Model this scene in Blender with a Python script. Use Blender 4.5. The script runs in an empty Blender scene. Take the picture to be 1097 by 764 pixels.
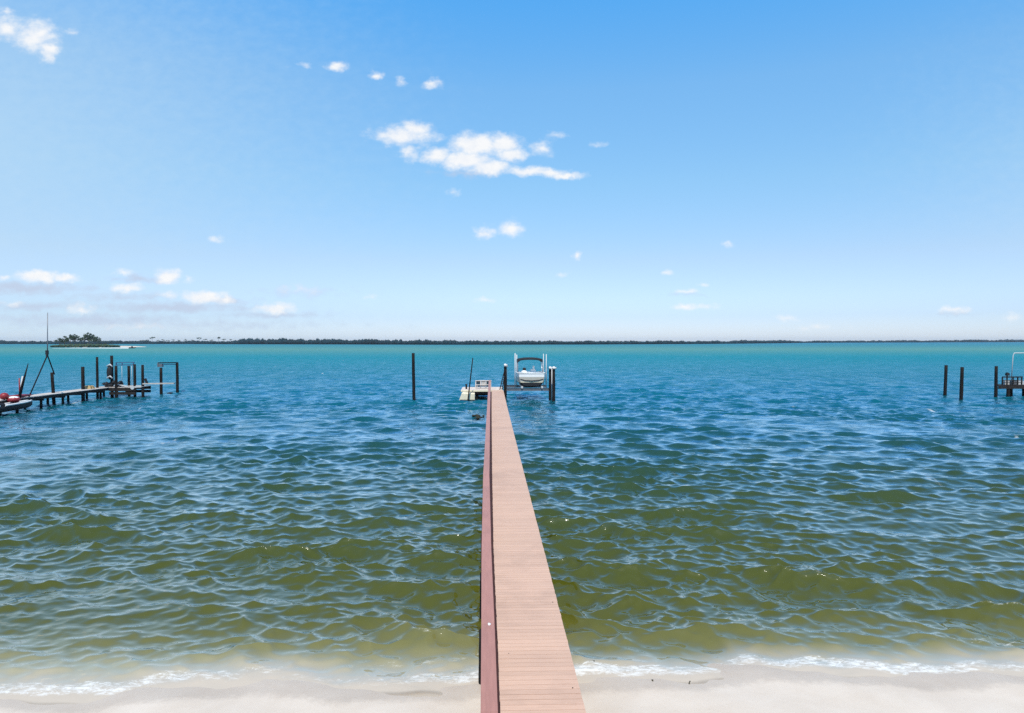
import bpy, bmesh, math, random
import numpy as np
from mathutils import Vector, Matrix

random.seed(7)
rng = np.random.default_rng(11)
SC = bpy.context.scene
COL = SC.collection
R = math.radians

# ------------------------------------------------------------------ camera
HAZE = 0.000065
F, CX, CY, VPX, VPY, H = 730.0, 548.5, 382.0, 526.0, 365.0, 6.2
yaw = math.atan((CX - VPX) / F)
pitch = math.atan((CY - VPY) / F)
cam = bpy.data.objects.new('camera', bpy.data.cameras.new('camera'))
COL.objects.link(cam)
cam.location = (0, 0, H)
cam.rotation_euler = (math.pi / 2 - pitch, 0, -yaw)
cam.data.sensor_width = 36
cam.data.lens = F / 1097 * 36
cam.data.clip_start = 0.1
cam.data.clip_end = 30000
SC.camera = cam
CM = cam.rotation_euler.to_matrix()


def ray(px, py):
    return CM @ Vector(((px - CX) / F, -(py - CY) / F, -1))


def at(px, py, z=0.0):
    r = ray(px, py)
    t = (z - H) / r.z
    return Vector((0, 0, H)) + r * t


def atd(px, py, y):
    r = ray(px, py)
    return Vector((0, 0, H)) + r * (y / r.y)


# ------------------------------------------------------------------ materials
def new_mat(name):
    m = bpy.data.materials.new(name)
    m.use_nodes = True
    nt = m.node_tree
    return m, nt, nt.nodes['Principled BSDF']


def nd(nt, typ, **kw):
    n = nt.nodes.new(typ)
    for k, v in kw.items():
        if k.startswith('i_'):
            key = k[2:]
            key = int(key) if key.isdigit() else key.replace('_', ' ')
            n.inputs[key].default_value = v
        else:
            setattr(n, k, v)
    return n


def ramp(nt, stops, interp='LINEAR'):
    n = nt.nodes.new('ShaderNodeValToRGB')
    cr = n.color_ramp
    cr.interpolation = interp
    while len(cr.elements) < len(stops):
        cr.elements.new(0.5)
    for e, (p, c) in zip(cr.elements, stops):
        e.position = p
        e.color = (c[0], c[1], c[2], 1) if hasattr(c, '__len__') else (c, c, c, 1)
    return n


def simple(name, col, rough=0.6, var=0.25, scale=6.0, stretch=(1, 1, 1), metal=0.0, bump=0.0, island=0.0, spec=0.4, stain=0.0):
    """procedural: base colour broken by noise at two scales, optional per-board variation and bump"""
    m, nt, b = new_mat(name)
    tc = nd(nt, 'ShaderNodeTexCoord')
    mp = nd(nt, 'ShaderNodeMapping')
    mp.inputs['Scale'].default_value = stretch
    nt.links.new(tc.outputs['Object'], mp.inputs['Vector'])
    n1 = nd(nt, 'ShaderNodeTexNoise', i_Scale=scale, i_Detail=6.0, i_Roughness=0.6)
    nt.links.new(mp.outputs[0], n1.inputs['Vector'])
    lo = [c * (1 - var) for c in col]
    hi = [min(1, c * (1 + var)) for c in col]
    rp = ramp(nt, [(0.3, lo), (0.7, hi)])
    nt.links.new(n1.outputs['Fac'], rp.inputs[0])
    out = rp.outputs[0]
    if island:
        g = nd(nt, 'ShaderNodeNewGeometry')
        mr = nd(nt, 'ShaderNodeMapRange')
        mr.inputs['To Min'].default_value = 1 - island
        mr.inputs['To Max'].default_value = 1 + island * 0.6
        nt.links.new(g.outputs['Random Per Island'], mr.inputs['Value'])
        mx = nd(nt, 'ShaderNodeMix', data_type='RGBA', blend_type='MULTIPLY')
        mx.inputs[0].default_value = 1
        nt.links.new(out, mx.inputs[6])
        nt.links.new(mr.outputs[0], mx.inputs[7])
        out = mx.outputs[2]
    if stain:
        ns = nd(nt, 'ShaderNodeTexNoise', i_Scale=0.55, i_Detail=8.0, i_Roughness=0.7)
        nt.links.new(tc.outputs['Object'], ns.inputs['Vector'])
        st = ramp(nt, [(0.30, (1 - stain,) * 3), (0.48, (1, 1, 1)), (0.7, (1 + stain * 0.3, 1 + stain * 0.3, 1 + stain * 0.2))])
        nt.links.new(ns.outputs['Fac'], st.inputs[0])
        mx2 = nd(nt, 'ShaderNodeMix', data_type='RGBA', blend_type='MULTIPLY')
        mx2.inputs[0].default_value = 1
        nt.links.new(out, mx2.inputs[6])
        nt.links.new(st.outputs[0], mx2.inputs[7])
        out = mx2.outputs[2]
    nt.links.new(out, b.inputs['Base Color'])
    b.inputs['Roughness'].default_value = rough
    b.inputs['Metallic'].default_value = metal
    b.inputs['Specular IOR Level'].default_value = spec
    if bump:
        bp = nd(nt, 'ShaderNodeBump', i_Strength=bump, i_Distance=0.01)
        nt.links.new(n1.outputs['Fac'], bp.inputs['Height'])
        nt.links.new(bp.outputs[0], b.inputs['Normal'])
    return m


M = {}
M['deck'] = simple('composite_deck_boards', (0.60, 0.385, 0.275), 0.55, 0.06, 3.0, (1, 9, 1), bump=0.25, island=0.07, stain=0.16)
M['deck_pale'] = simple('pale_deck_boards', (0.66, 0.56, 0.48), 0.6, 0.1, 3.0, (9, 1, 1), bump=0.25, island=0.08)
M['rail'] = simple('rail_cap_board', (0.42, 0.195, 0.15), 0.5, 0.10, 4.0, (6, 0.5, 1), bump=0.2, island=0.05, stain=0.12)
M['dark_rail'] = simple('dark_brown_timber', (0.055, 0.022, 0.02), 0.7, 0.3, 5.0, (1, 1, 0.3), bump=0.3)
M['pile'] = simple('treated_piling', (0.016, 0.014, 0.013), 0.85, 0.5, 9.0, (1, 1, 0.15), bump=0.6, spec=0.1)
M['old_wood'] = simple('weathered_grey_wood', (0.52, 0.47, 0.42), 0.8, 0.25, 5.0, (1, 6, 1), bump=0.3, island=0.25)
M['pier_side'] = simple('dark_timber', (0.022, 0.017, 0.014), 0.75, 0.4, 5.0, bump=0.4, spec=0.25)  # near-black tone for side beams, slats and railings
M['white'] = simple('white_gelcoat', (0.8, 0.79, 0.76), 0.3, 0.04, 3.0)
M['hull_grey'] = simple('beige_hull_band', (0.42, 0.39, 0.33), 0.35, 0.08, 3.0)
M['cream'] = simple('cream_plastic_float', (0.74, 0.66, 0.48), 0.5, 0.12, 3.0)
M['black'] = simple('black_canvas', (0.012, 0.012, 0.014), 0.7, 0.3, 8.0)
M['alu'] = simple('aluminium_tube', (0.62, 0.63, 0.64), 0.35, 0.08, 5.0, metal=0.6)
M['steel'] = simple('galvanised_beam', (0.17, 0.175, 0.185), 0.45, 0.15, 6.0, metal=0.5)
M['pvc'] = simple('white_pvc', (0.52, 0.52, 0.51), 0.4, 0.05, 4.0)
M['red'] = simple('red_plastic', (0.25, 0.022, 0.028), 0.45, 0.15, 5.0)
M['bluebar'] = simple('blue_grey_lift_beam', (0.05, 0.11, 0.2), 0.5, 0.2, 5.0)
M['tan'] = simple('tan_rope', (0.42, 0.3, 0.14), 0.8, 0.25, 20.0)
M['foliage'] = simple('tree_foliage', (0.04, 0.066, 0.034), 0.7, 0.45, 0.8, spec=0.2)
M['far_foliage'] = simple('far_wood_foliage', (0.014, 0.036, 0.046), 0.8, 0.4, 0.02, spec=0.1)  # blue of the distant air mixed into the leaf colour
M['bark'] = simple('tree_bark', (0.07, 0.055, 0.045), 0.9, 0.3, 3.0)
M['weed'] = simple('brown_seaweed', (0.03, 0.028, 0.012), 0.7, 0.4, 12.0)


# ------------------------------------------------------------------ mesh helpers
ICO = {}


def box(bm, c, s, rz=0.0, mat3=None, taper=1.0):
    x, y, z = s[0] / 2, s[1] / 2, s[2] / 2
    vs = []
    rot = mat3 or Matrix.Rotation(rz, 3, 'Z')
    for dz in (-1, 1):
        k = taper if dz > 0 else 1
        for dx, dy in ((-1, -1), (1, -1), (1, 1), (-1, 1)):
            vs.append(bm.verts.new(Vector(c) + rot @ Vector((dx * x * k, dy * y * k, dz * z))))
    for f in ((3, 2, 1, 0), (4, 5, 6, 7), (0, 1, 5, 4), (1, 2, 6, 5), (2, 3, 7, 6), (3, 0, 4, 7)):
        bm.faces.new([vs[i] for i in f])


def beam(bm, p0, p1, w, h):
    """rectangular beam between two points, w horizontal, h vertical"""
    p0, p1 = Vector(p0), Vector(p1)
    d = (p1 - p0).normalized()
    side = d.cross(Vector((0, 0, 1)))
    side = side.normalized() if side.length > 1e-4 else Vector((1, 0, 0))
    up = side.cross(d)
    r = []
    for p in (p0, p1):
        r.append([bm.verts.new(p + side * a * w / 2 + up * b * h / 2) for a, b in ((-1, -1), (1, -1), (1, 1), (-1, 1))])
    a, b = r
    for i in range(4):
        j = (i + 1) % 4
        bm.faces.new((a[i], a[j], b[j], b[i]))
    bm.faces.new(a[::-1])
    bm.faces.new(b)


def tube(bm, pts, rad, seg=8, wob=0.0):
    pts = [Vector(p) for p in pts]
    if not hasattr(rad, '__len__'):
        rad = [rad] * len(pts)
    rings = []
    for i, p in enumerate(pts):
        d = (pts[min(i + 1, len(pts) - 1)] - pts[max(i - 1, 0)]).normalized()
        a = d.cross(Vector((0, 1, 0))) if abs(d.y) < 0.9 else d.cross(Vector((1, 0, 0)))
        a.normalize()
        b = d.cross(a)
        rings.append([bm.verts.new(p + (a * math.cos(t) + b * math.sin(t)) * rad[i] * (1 + random.uniform(-wob, wob)))
                      for t in [2 * math.pi * k / seg for k in range(seg)]])
    for q in range(len(rings) - 1):
        for k in range(seg):
            j = (k + 1) % seg
            f = bm.faces.new((rings[q][k], rings[q][j], rings[q + 1][j], rings[q + 1][k]))
            f.smooth = True
    bm.faces.new(rings[0][::-1])
    bm.faces.new(rings[-1])


def ball(bm, c, r, sub=2, jit=0.0):
    if sub not in ICO:
        t_ = bmesh.new()
        bmesh.ops.create_icosphere(t_, subdivisions=sub, radius=1)
        t_.verts.index_update()
        ICO[sub] = ([v.co.copy() for v in t_.verts], [[v.index for v in f.verts] for f in t_.faces])
        t_.free()
    r = r if hasattr(r, '__len__') else (r, r, r)
    vs = []
    for co in ICO[sub][0]:
        k = 1 + (random.uniform(-jit, jit) if jit else 0)
        vs.append(bm.verts.new((c[0] + co.x * r[0] * k, c[1] + co.y * r[1] * k, c[2] + co.z * r[2] * k)))
    for f in ICO[sub][1]:
        bm.faces.new([vs[i] for i in f]).smooth = True


def thing(name, label, cat, loc=(0, 0, 0), group=None):
    o = bpy.data.objects.new(name, None)
    COL.objects.link(o)
    o.location = loc
    o.empty_display_size = 0.3
    o['label'] = label
    o['category'] = cat
    if group:
        o['group'] = group
    return o


def root_loc(p):
    v = Vector((0, 0, 0))
    while p is not None:
        v += p.location
        p = p.parent
    return v


def mk(name, bm, mat, parent=None, bevel=0.0, origin=None):
    """one mesh object; bm is in world coordinates"""
    off = root_loc(parent)
    loc = Vector((0, 0, 0))
    if origin is not None:
        loc = Vector(origin) - off
        off = Vector(origin)
    bmesh.ops.recalc_face_normals(bm, faces=bm.faces)
    bmesh.ops.translate(bm, verts=bm.verts, vec=-off)
    me = bpy.data.meshes.new(name)
    bm.to_mesh(me)
    bm.free()
    mats = mat if isinstance(mat, (list, tuple)) else [mat]
    for m_ in mats:
        me.materials.append(m_)
    o = bpy.data.objects.new(name, me)
    o.location = loc
    COL.objects.link(o)
    if parent is not None:
        o.parent = parent
    if bevel:
        md = o.modifiers.new('bevel', 'BEVEL')
        md.width = bevel
        md.segments = 2
        md.limit_method = 'ANGLE'
    return o


def tag(o, label, cat, group=None, kind=None):
    if label:
        o['label'] = label
    if cat:
        o['category'] = cat
    if group:
        o['group'] = group
    if kind:
        o['kind'] = kind
    return o


def NB():
    return bmesh.new()


def piling_bm(x, y, z0, z1, r=0.14, lean=(0, 0)):
    bm = NB()
    n = 7
    pts, rd = [], []
    for i in range(n + 1):
        t = i / n
        pts.append((x + lean[0] * t, y + lean[1] * t, z0 + (z1 - z0) * t))
        rd.append(r * (1.08 - 0.16 * t))
    tube(bm, pts, rd, 12, 0.05)
    return bm


# ------------------------------------------------------------------ shore profile and waves
def shore_y(x):
    xs = [-60, -14, -8.6, -5, -0.4, 2, 6, 9.8, 16, 60]
    ys = [11.4, 11.75, 11.9, 12.3, 12.15, 12.4, 12.5, 12.2, 12.2, 12.0]
    b = np.interp(x, xs, ys)
    return b + 0.10 * np.sin(x * 1.3 + 1) + 0.06 * np.sin(x * 2.9) + 0.035 * np.sin(x * 6.1 + 2)


def bed_z(x, y):
    s = y - shore_y(x)
    sea = -0.15 * s - 0.01 * s * s
    sea = np.maximum(sea, -2.6)
    sea = np.where(s > 25, -2.6 - 0.0 * s, sea)
    land = -0.075 * s
    land = np.minimum(land, 1.4 + 0 * s)
    return np.where(s > 0, sea, land)


def np_mesh(name, verts, faces, mat, smooth=True, attrs=None):
    me = bpy.data.meshes.new(name)
    nv, nf = len(verts), len(faces)
    me.vertices.add(nv)
    me.vertices.foreach_set('co', verts.astype(np.float32).ravel())
    me.loops.add(nf * 4)
    me.loops.foreach_set('vertex_index', faces.astype(np.int32).ravel())
    me.polygons.add(nf)
    me.polygons.foreach_set('loop_start', np.arange(0, nf * 4, 4, dtype=np.int32))
    me.polygons.foreach_set('loop_total', np.full(nf, 4, dtype=np.int32))
    me.polygons.foreach_set('use_smooth', np.full(nf, smooth))
    for k, v in (attrs or {}).items():
        a = me.attributes.new(k, 'FLOAT', 'POINT')
        a.data.foreach_set('value', v.astype(np.float32).ravel())
    me.update(calc_edges=True)
    me.validate()
    me.materials.append(mat)
    o = bpy.data.objects.new(name, me)
    COL.objects.link(o)
    return o


def grid_faces(nr, nc):
    i = np.arange(nr - 1)[:, None] * nc + np.arange(nc - 1)[None, :]
    return np.stack([i, i + 1, i + nc + 1, i + nc], -1).reshape(-1, 4)


# sand and sea bed: one sheet out past the horizon
m_sand, nt, b = new_mat('pale_beach_sand')
tc = nd(nt, 'ShaderNodeTexCoord')
n1 = nd(nt, 'ShaderNodeTexNoise', i_Scale=0.9, i_Detail=5.0, i_Roughness=0.6)
n2 = nd(nt, 'ShaderNodeTexNoise', i_Scale=90.0, i_Detail=4.0, i_Roughness=0.7)
n3 = nd(nt, 'ShaderNodeTexNoise', i_Scale=7.0, i_Detail=6.0, i_Roughness=0.65)
for n in (n1, n2, n3):
    nt.links.new(tc.outputs['Object'], n.inputs['Vector'])
rp = ramp(nt, [(0.3, (0.59, 0.495, 0.40)), (0.7, (0.665, 0.575, 0.48))])
nt.links.new(n1.outputs['Fac'], rp.inputs[0])
sp = ramp(nt, [(0.28, (0.72, 0.68, 0.62)), (0.4, (1, 1, 1)), (0.7, (1.0, 1.0, 1.0))])
nt.links.new(n2.outputs['Fac'], sp.inputs[0])
mx = nd(nt, 'ShaderNodeMix', data_type='RGBA', blend_type='MULTIPLY')
mx.inputs[0].default_value = 0.6
nt.links.new(rp.outputs[0], mx.inputs[6])
nt.links.new(sp.outputs[0], mx.inputs[7])
at_w = nd(nt, 'ShaderNodeAttribute', attribute_name='wet')
wn = nd(nt, 'ShaderNodeMath', operation='MULTIPLY_ADD')
nt.links.new(n3.outputs['Fac'], wn.inputs[0])
wn.inputs[1].default_value = 0.5
nt.links.new(at_w.outputs['Fac'], wn.inputs[2])
wr = nd(nt, 'ShaderNodeMapRange', interpolation_type='SMOOTHSTEP')
wr.inputs['From Min'].default_value = 0.55
wr.inputs['From Max'].default_value = 0.95
nt.links.new(wn.outputs[0], wr.inputs['Value'])
wet = nd(nt, 'ShaderNodeMix', data_type='RGBA', blend_type='MULTIPLY')
nt.links.new(wr.outputs[0], wet.inputs[0])
nt.links.new(mx.outputs[2], wet.inputs[6])
wet.inputs[7].default_value = (0.84, 0.82, 0.80, 1)
nt.links.new(wet.outputs[2], b.inputs['Base Color'])
rr = nd(nt, 'ShaderNodeMapRange')
rr.inputs['To Min'].default_value = 0.85
rr.inputs['To Max'].default_value = 0.42
nt.links.new(wr.outputs[0], rr.inputs['Value'])
nt.links.new(rr.outputs[0], b.inputs['Roughness'])
b.inputs['Specular IOR Level'].default_value = 0.35
bp = nd(nt, 'ShaderNodeBump', i_Strength=0.25, i_Distance=0.02)
ad = nd(nt, 'ShaderNodeMath', operation='ADD')
nt.links.new(n3.outputs['Fac'], ad.inputs[0])
nt.links.new(n2.outputs['Fac'], ad.inputs[1])
nt.links.new(ad.outputs[0], bp.inputs['Height'])
nt.links.new(bp.outputs[0], b.inputs['Normal'])

gx = np.concatenate([[-5600, -3000, -1000, -300, -120, -60], np.linspace(-40, 40, 400), [60, 120, 300, 1000, 3000, 5600]])
gy = np.concatenate([[-300, -100, -40, -15], np.linspace(-5, 32, 300), [40, 60, 100, 300, 1000, 3000, 5600]])
X, Y = np.meshgrid(gx, gy)
Z = bed_z(X, Y)
sea_far = Y > 40
S = Y - shore_y(X)
Z = Z + 0.012 * np.sin(X * 2.1 + Y * 3.3) * np.exp(-(S / 3) ** 2)
wetv = np.clip(1 - (-S - 0.15) / 0.85, 0, 1)
ground = np_mesh('beach_ground', np.stack([X, Y, Z], -1).reshape(-1, 3), grid_faces(len(gy), len(gx)), m_sand, attrs={'wet': wetv})
ground['kind'] = 'structure'

# water --------------------------------------------------------------
th = np.concatenate([np.linspace(-80, -41, 40)[:-1], np.linspace(-41, 43, 980), np.linspace(43, 82, 40)[1:]])
ypx = np.concatenate([np.linspace(860, 600, 420), np.linspace(600, 440, 330)[1:], np.linspace(440, 380, 330)[1:], np.linspace(380, 372, 40)[1:]])
rad = F * H / (ypx - VPY)
rad = np.concatenate([rad, [800, 1000, 1400, 2000, 3000, 4200, 5500]])
TH, RD = np.meshgrid(np.radians(th), rad)
WX = RD * np.sin(TH)
WY = RD * np.cos(TH)
depth = -bed_z(WX, WY)
dr = np.gradient(rad)
sp_ = np.maximum(np.abs(dr)[:, None] * np.ones_like(WX), RD * 0.0016)
WZ = np.zeros_like(WX)
DX = np.zeros_like(WX)
DY = np.zeros_like(WX)
NW = 260
Ls = np.exp(rng.uniform(np.log(0.18), np.log(4.5), NW))
for i, L in enumerate(Ls):
    k = 2 * math.pi / L
    spread = 0.38 if L > 1.8 else 0.7
    a = math.radians(-90 - 16) + rng.normal(0, spread)
    kx, ky = k * math.cos(a), k * math.sin(a)
    sl = 0.037 * math.exp(-((math.log(L) - math.log(0.55)) / 0.85) ** 2) + 0.022 * math.exp(-((math.log(L) - math.log(2.0)) / 0.55) ** 2) + 0.008
    amp = sl / k * 0.95
    w = np.clip((L / sp_ - 2.2) / 3.0, 0, 1)
    ph = kx * WX + ky * WY + rng.uniform(0, 6.283)
    s_, c_ = np.sin(ph), np.cos(ph)
    WZ += w * amp * c_
    q = 0.95
    DX -= w * q * amp * math.cos(a) * s_
    DY -= w * q * amp * math.sin(a) * s_
grp = 0.95 + 0.30 * np.sin(WX * 0.21 + 0.17 * WY + 1.0) * np.sin(WY * 0.26 - WX * 0.09) + 0.22 * np.sin(WX * 0.57 - 0.4 * WY) * np.sin(WY * 0.7 + WX * 0.23 + 2.0)
damp = np.clip(depth / 0.30, 0.06, 1.0) ** 0.7 * grp
# a low spilling wave just off the beach
S = WY - shore_y(WX)
ridge = 0.03 * np.exp(-((S - 1.15 - 0.25 * np.sin(WX * 0.7)) / 0.22) ** 2) * (0.35 + 0.65 * np.clip(np.sin(WX * 0.55 + 2.2), 0, 1))
WZ2 = WZ * damp + ridge + 0.006
crest = np.clip((WZ * damp - 0.10) / 0.10, 0, 1)
so = S - 0.30 - 0.07 * np.sin(WX * 1.1 + 1.0) - 0.05 * np.sin(WX * 4.1)
lip = np.exp(-(so / np.where(so < 0, 0.36, 0.34)) ** 4)
inten = 0.55 + 0.45 * np.sin(WX * 0.62 + 0.6) * np.sin(WX * 0.23 + 2.0)
foam = np.clip(lip * (0.43 + 0.22 * inten), 0, 1)
foam = np.maximum(foam, 0.5 * np.exp(-((S - 0.75) / 0.45) ** 2) * inten)
foam = np.maximum(foam, np.clip(ridge / 0.03, 0, 1) * 0.5)
foam = np.maximum(foam, crest * 0.5 * np.exp(-np.clip(WY - 16, 0, 99) / 9.0))
verts = np.stack([WX + DX * damp, WY + DY * damp, WZ2], -1).reshape(-1, 3)
faces = grid_faces(len(rad), len(th))
keep = (depth.ravel()[faces].max(1) > -0.06)
faces = faces[keep]

m_wat, nt, b = new_mat('sea_water')
nt.nodes.remove(b)
outn = nt.nodes['Material Output']
tc = nd(nt, 'ShaderNodeTexCoord')
sx = nd(nt, 'ShaderNodeSeparateXYZ')
nt.links.new(tc.outputs['Object'], sx.inputs[0])
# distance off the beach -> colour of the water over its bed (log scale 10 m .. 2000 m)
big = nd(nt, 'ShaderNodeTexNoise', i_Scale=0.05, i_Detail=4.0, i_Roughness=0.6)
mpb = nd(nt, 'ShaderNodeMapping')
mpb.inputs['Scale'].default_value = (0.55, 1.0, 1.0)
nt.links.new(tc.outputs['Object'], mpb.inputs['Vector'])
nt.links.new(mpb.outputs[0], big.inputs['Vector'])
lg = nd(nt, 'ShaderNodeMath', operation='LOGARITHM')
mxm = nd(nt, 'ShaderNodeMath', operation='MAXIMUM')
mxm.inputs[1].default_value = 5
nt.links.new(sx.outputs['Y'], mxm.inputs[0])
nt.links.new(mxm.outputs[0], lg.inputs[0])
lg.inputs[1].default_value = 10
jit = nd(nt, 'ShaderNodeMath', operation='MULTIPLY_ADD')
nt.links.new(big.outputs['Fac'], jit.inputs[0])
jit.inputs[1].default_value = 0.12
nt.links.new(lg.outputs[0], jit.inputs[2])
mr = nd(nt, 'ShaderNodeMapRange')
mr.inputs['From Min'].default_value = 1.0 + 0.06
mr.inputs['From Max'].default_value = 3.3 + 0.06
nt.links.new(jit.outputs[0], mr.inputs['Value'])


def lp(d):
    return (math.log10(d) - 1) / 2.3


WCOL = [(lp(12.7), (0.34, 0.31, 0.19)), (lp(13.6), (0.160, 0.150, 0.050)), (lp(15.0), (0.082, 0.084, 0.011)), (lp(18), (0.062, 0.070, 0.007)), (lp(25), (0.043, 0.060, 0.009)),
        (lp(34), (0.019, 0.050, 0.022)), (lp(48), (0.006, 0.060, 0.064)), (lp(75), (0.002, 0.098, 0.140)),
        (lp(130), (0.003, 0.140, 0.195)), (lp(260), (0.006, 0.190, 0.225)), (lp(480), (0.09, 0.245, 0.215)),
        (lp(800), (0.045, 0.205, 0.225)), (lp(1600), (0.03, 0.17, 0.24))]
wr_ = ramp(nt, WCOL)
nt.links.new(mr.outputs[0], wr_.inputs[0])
# ripples
bump_h = None
for sc, dist_, st in ((0.28, 0.42, (0.55, 1.0, 1)), (0.8, 0.085, (0.6, 1.2, 1)), (2.6, 0.030, (0.6, 1.3, 1)), (8.0, 0.009, (0.7, 1.3, 1))):
    mp = nd(nt, 'ShaderNodeMapping')
    mp.inputs['Scale'].default_value = st
    mp.inputs['Rotation'].default_value = (0, 0, 0.25)
    nt.links.new(tc.outputs['Object'], mp.inputs['Vector'])
    n = nd(nt, 'ShaderNodeTexNoise', i_Scale=sc, i_Detail=3.0, i_Roughness=0.55, i_Distortion=0.35)
    if sc > 0.5:
        n.noise_type = 'RIDGED_MULTIFRACTAL'
        n.inputs['Offset'].default_value = 0.9
        n.inputs['Gain'].default_value = 1.6
    nt.links.new(mp.outputs[0], n.inputs['Vector'])
    m1 = nd(nt, 'ShaderNodeMath', operation='MULTIPLY')
    nt.links.new(n.outputs['Fac'], m1.inputs[0])
    m1.inputs[1].default_value = dist_
    if bump_h is None:
        bump_h = m1.outputs[0]
    else:
        a_ = nd(nt, 'ShaderNodeMath', operation='ADD')
        nt.links.new(bump_h, a_.inputs[0])
        nt.links.new(m1.outputs[0], a_.inputs[1])
        bump_h = a_.outputs[0]
bst = nd(nt, 'ShaderNodeAttribute', attribute_name='bumpw')
bp = nd(nt, 'ShaderNodeBump', i_Distance=1.0)
nt.links.new(bst.outputs['Fac'], bp.inputs['Strength'])
nt.links.new(bump_h, bp.inputs['Height'])
dif = nd(nt, 'ShaderNodeBsdfDiffuse')
dat = nd(nt, 'ShaderNodeAttribute', attribute_name='depth')
dmr = nd(nt, 'ShaderNodeMapRange', interpolation_type='SMOOTHSTEP')
dmr.inputs['From Min'].default_value = -0.01
dmr.inputs['From Max'].default_value = 0.19
nt.links.new(dat.outputs['Fac'], dmr.inputs['Value'])
shal = nd(nt, 'ShaderNodeMix', data_type='RGBA')
nt.links.new(dmr.outputs[0], shal.inputs[0])
shal.inputs[6].default_value = (0.52, 0.44, 0.35, 1)
nt.links.new(wr_.outputs[0], shal.inputs[7])
nt.links.new(shal.outputs[2], dif.inputs['Color'])
nt.links.new(bp.outputs[0], dif.inputs['Normal'])
gl = nd(nt, 'ShaderNodeBsdfGlossy')
gat = nd(nt, 'ShaderNodeAttribute', attribute_name='far')
gcol = ramp(nt, [(0.0, (1.0, 0.985, 0.95)), (1.0, (0.46, 0.80, 1.0))])  # bluer sky reflection painted in: gloss colour tinted with distance
nt.links.new(gat.outputs['Fac'], gcol.inputs[0])
nt.links.new(gcol.outputs[0], gl.inputs['Color'])
rg = nd(nt, 'ShaderNodeAttribute', attribute_name='wrough')
nt.links.new(rg.outputs['Fac'], gl.inputs['Roughness'])
nt.links.new(bp.outputs[0], gl.inputs['Normal'])
fr = nd(nt, 'ShaderNodeFresnel', i_IOR=1.42)
nt.links.new(bp.outputs[0], fr.inputs['Normal'])
cap = nd(nt, 'ShaderNodeAttribute', attribute_name='cap')
fm = nd(nt, 'ShaderNodeMath', operation='MULTIPLY')
nt.links.new(fr.outputs[0], fm.inputs[0])
gust = nd(nt, 'ShaderNodeTexNoise', i_Scale=0.26, i_Detail=6.0, i_Roughness=0.75)
gmp = nd(nt, 'ShaderNodeMapping')
gmp.inputs['Scale'].default_value = (1.6, 0.55, 1.0)
nt.links.new(tc.outputs['Object'], gmp.inputs['Vector'])
nt.links.new(gmp.outputs[0], gust.inputs['Vector'])
gmr = nd(nt, 'ShaderNodeMapRange')
gmr.inputs['From Min'].default_value = 0.3
gmr.inputs['From Max'].default_value = 0.72
gmr.inputs['To Min'].default_value = 0.1
gmr.inputs['To Max'].default_value = 1.9
nt.links.new(gust.outputs['Fac'], gmr.inputs['Value'])
gat0 = nd(nt, 'ShaderNodeAttribute', attribute_name='far')
gmx = nd(nt, 'ShaderNodeMix', data_type='FLOAT')
nt.links.new(gat0.outputs['Fac'], gmx.inputs[0])
gmx.inputs[2].default_value = 1.0
nt.links.new(gmr.outputs[0], gmx.inputs[3])
gml = nd(nt, 'ShaderNodeMath', operation='MULTIPLY')
nt.links.new(cap.outputs['Fac'], gml.inputs[0])
nt.links.new(gmx.outputs[0], gml.inputs[1])
nt.links.new(gml.outputs[0], fm.inputs[1])
fm.use_clamp = True
# clear shallow water over the sand
atd_ = nd(nt, 'ShaderNodeAttribute', attribute_name='depth')
clr = nd(nt, 'ShaderNodeMapRange', interpolation_type='SMOOTHSTEP')
clr.inputs['From Min'].default_value = -0.03
clr.inputs['From Max'].default_value = -0.012
nt.links.new(atd_.outputs['Fac'], clr.inputs['Value'])
tr = nd(nt, 'ShaderNodeBsdfTransparent')
tr.inputs['Color'].default_value = (0.99, 0.99, 0.97, 1)
body = nd(nt, 'ShaderNodeMixShader')
nt.links.new(clr.outputs[0], body.inputs[0])
nt.links.new(tr.outputs[0], body.inputs[1])
nt.links.new(dif.outputs[0], body.inputs[2])
surf = nd(nt, 'ShaderNodeMixShader')
nt.links.new(fm.outputs[0], surf.inputs[0])
nt.links.new(body.outputs[0], surf.inputs[1])
nt.links.new(gl.outputs[0], surf.inputs[2])
# foam
fa = nd(nt, 'ShaderNodeAttribute', attribute_name='foam')
fn = nd(nt, 'ShaderNodeTexNoise', i_Scale=7.0, i_Detail=10.0, i_Roughness=0.82, i_Distortion=0.6)
fmap = nd(nt, 'ShaderNodeMapping')
fmap.inputs['Scale'].default_value = (0.7, 1.5, 1)
nt.links.new(tc.outputs['Object'], fmap.inputs['Vector'])
nt.links.new(fmap.outputs[0], fn.inputs['Vector'])
fs = nd(nt, 'ShaderNodeMath', operation='ADD')
nt.links.new(fa.outputs['Fac'], fs.inputs[0])
nt.links.new(fn.outputs['Fac'], fs.inputs[1])
fr2 = nd(nt, 'ShaderNodeMapRange', interpolation_type='SMOOTHSTEP')
fr2.inputs['From Min'].default_value = 0.98
fr2.inputs['From Max'].default_value = 1.22
fr2.inputs['To Max'].default_value = 0.9
nt.links.new(fs.outputs[0], fr2.inputs['Value'])
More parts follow.
